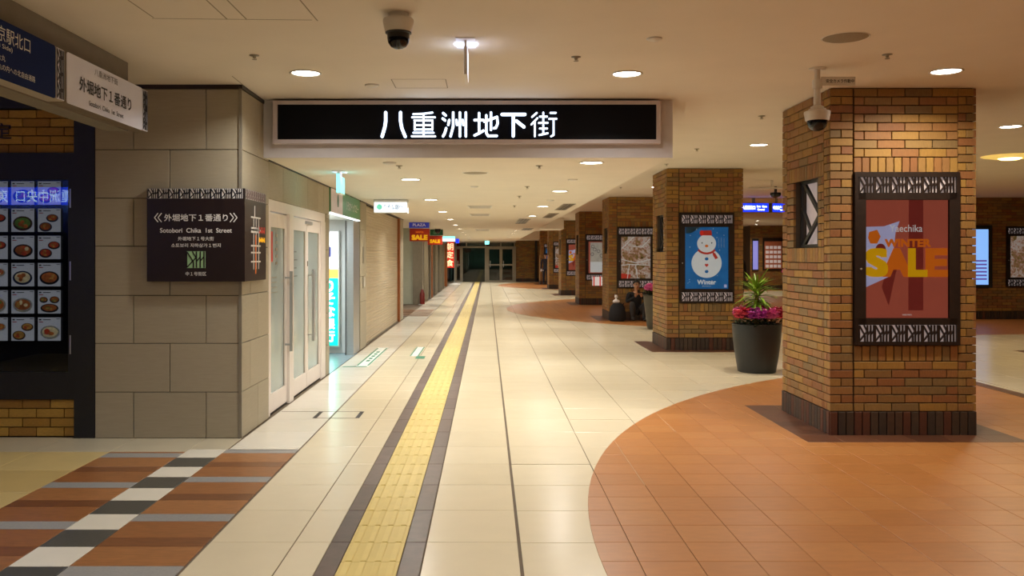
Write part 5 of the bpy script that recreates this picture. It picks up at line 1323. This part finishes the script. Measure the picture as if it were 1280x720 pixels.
bag = thing('black_bag', 'bulky black bag on the floor beside the crouching person', 'bag', (3.13, 21.28, 0))
MB().lathe([(.0, 0), (.17, 0), (.20, .05), (.205, .2), (.17, .36), (.10, .43), (0, .44)], n=20, cap=False).build('bag_body', M['cloth'], bag, smooth=True)
mb = MB(); mb.tube([(.09, -.08, .36), (.13, -.09, .42), (.15, .0, .42), (.12, .06, .36)], .012, 6); mb.build('strap', M['cloth'], bag, smooth=True); bag.scale = (1, .8, 1)
wb = thing('plastic_bag', 'crumpled white plastic bag on top of the black bag', 'bag', (3.10, 21.28, .446))
mb = MB(); vs = []; n = 14
for j, (r, z) in enumerate([(.0, 0), (.07, .0), (.085, .03), (.07, .06), (.028, .085), (.02, .11), (.045, .15), (.03, .19)]):
    for i in range(n): a = 2*PI*i/n; q = r*(1+R.uniform(-.22, .22)); vs.append((q*math.cos(a), q*math.sin(a), z+(R.uniform(-.03, .03) if j > 5 else 0)))
mb.add(vs, [(j*n+i, j*n+(i+1) % n, (j+1)*n+(i+1) % n, (j+1)*n+i) for j in range(7) for i in range(n)]); mb.build('bag_body', M['p_white'], wb, smooth=True)
# standing figures
def standing(x, y, rz, label, mats, cap=False, gl=0):
    t = thing('person', label, 'person', (x, y, 0), rz)
    J2 = {'pelvis': (0, 0, .93, (.145, .105)), 'waist': (0, 0, 1.08, (.13, .095)), 'chest': (0, .0, 1.30, (.165, .11)), 'neck0': (0, .0, 1.44, .07), 'neck': (0, -.005, 1.50, .052), 'head0': (0, -.015, 1.56, (.066, .074)), 'head1': (0, -.018, 1.63, (.076, .09)), 'head2': (0, -.01, 1.69, (.06, .07))}
    E2 = list(Em[:7]); z2 = dict(zo)
    for s in (-1, 1):
        J2['hip%d' % s] = (s*.09, 0, .88, .095); J2['knee%d' % s] = (s*.10, -.01, .49, .062); J2['ankle%d' % s] = (s*.10, .01, .09, .045); J2['toe%d' % s] = (s*.11, -.14, .045, (.042, .035))
        J2['sh%d' % s] = (s*.185, 0, 1.40, .062); J2['el%d' % s] = (s*.235, .01, 1.12, .046); J2['wrist%d' % s] = (s*.25, -.05, .88, .03)
        E2 += [('pelvis', 'hip%d' % s), ('hip%d' % s, 'knee%d' % s), ('knee%d' % s, 'ankle%d' % s), ('ankle%d' % s, 'toe%d' % s), ('chest', 'sh%d' % s), ('sh%d' % s, 'el%d' % s), ('el%d' % s, 'wrist%d' % s)]
        hand(J2, E2, z2, s, J2['wrist%d' % s][:3], (0, -.15, -1), .2, (0, .9, -.1))
    if gl:
        for k in list(z2):
            if k[:2] in ('fa', 'fb', 'th', 'ti') or k.startswith('palm'): z2[k] = 4
    body(t, J2, E2, z2, mats); face(t, (0, -.018, 1.63), 1.0, M['hair'], cap=cap); return t
standing(3.22, 48.9, 0, 'person in dark uniform and cap with white gloves standing before the last pillar', [M['cloth_navy'], M['skin'], M['cloth_navy'], M['black'], M['p_white']], True, 1)
standing(X(924.5, 30), 30, .4, 'person in dark coat barely showing behind the right edge of the second pillar', [M['cloth'], M['skin'], M['cloth'], M['black'], M['skin']])
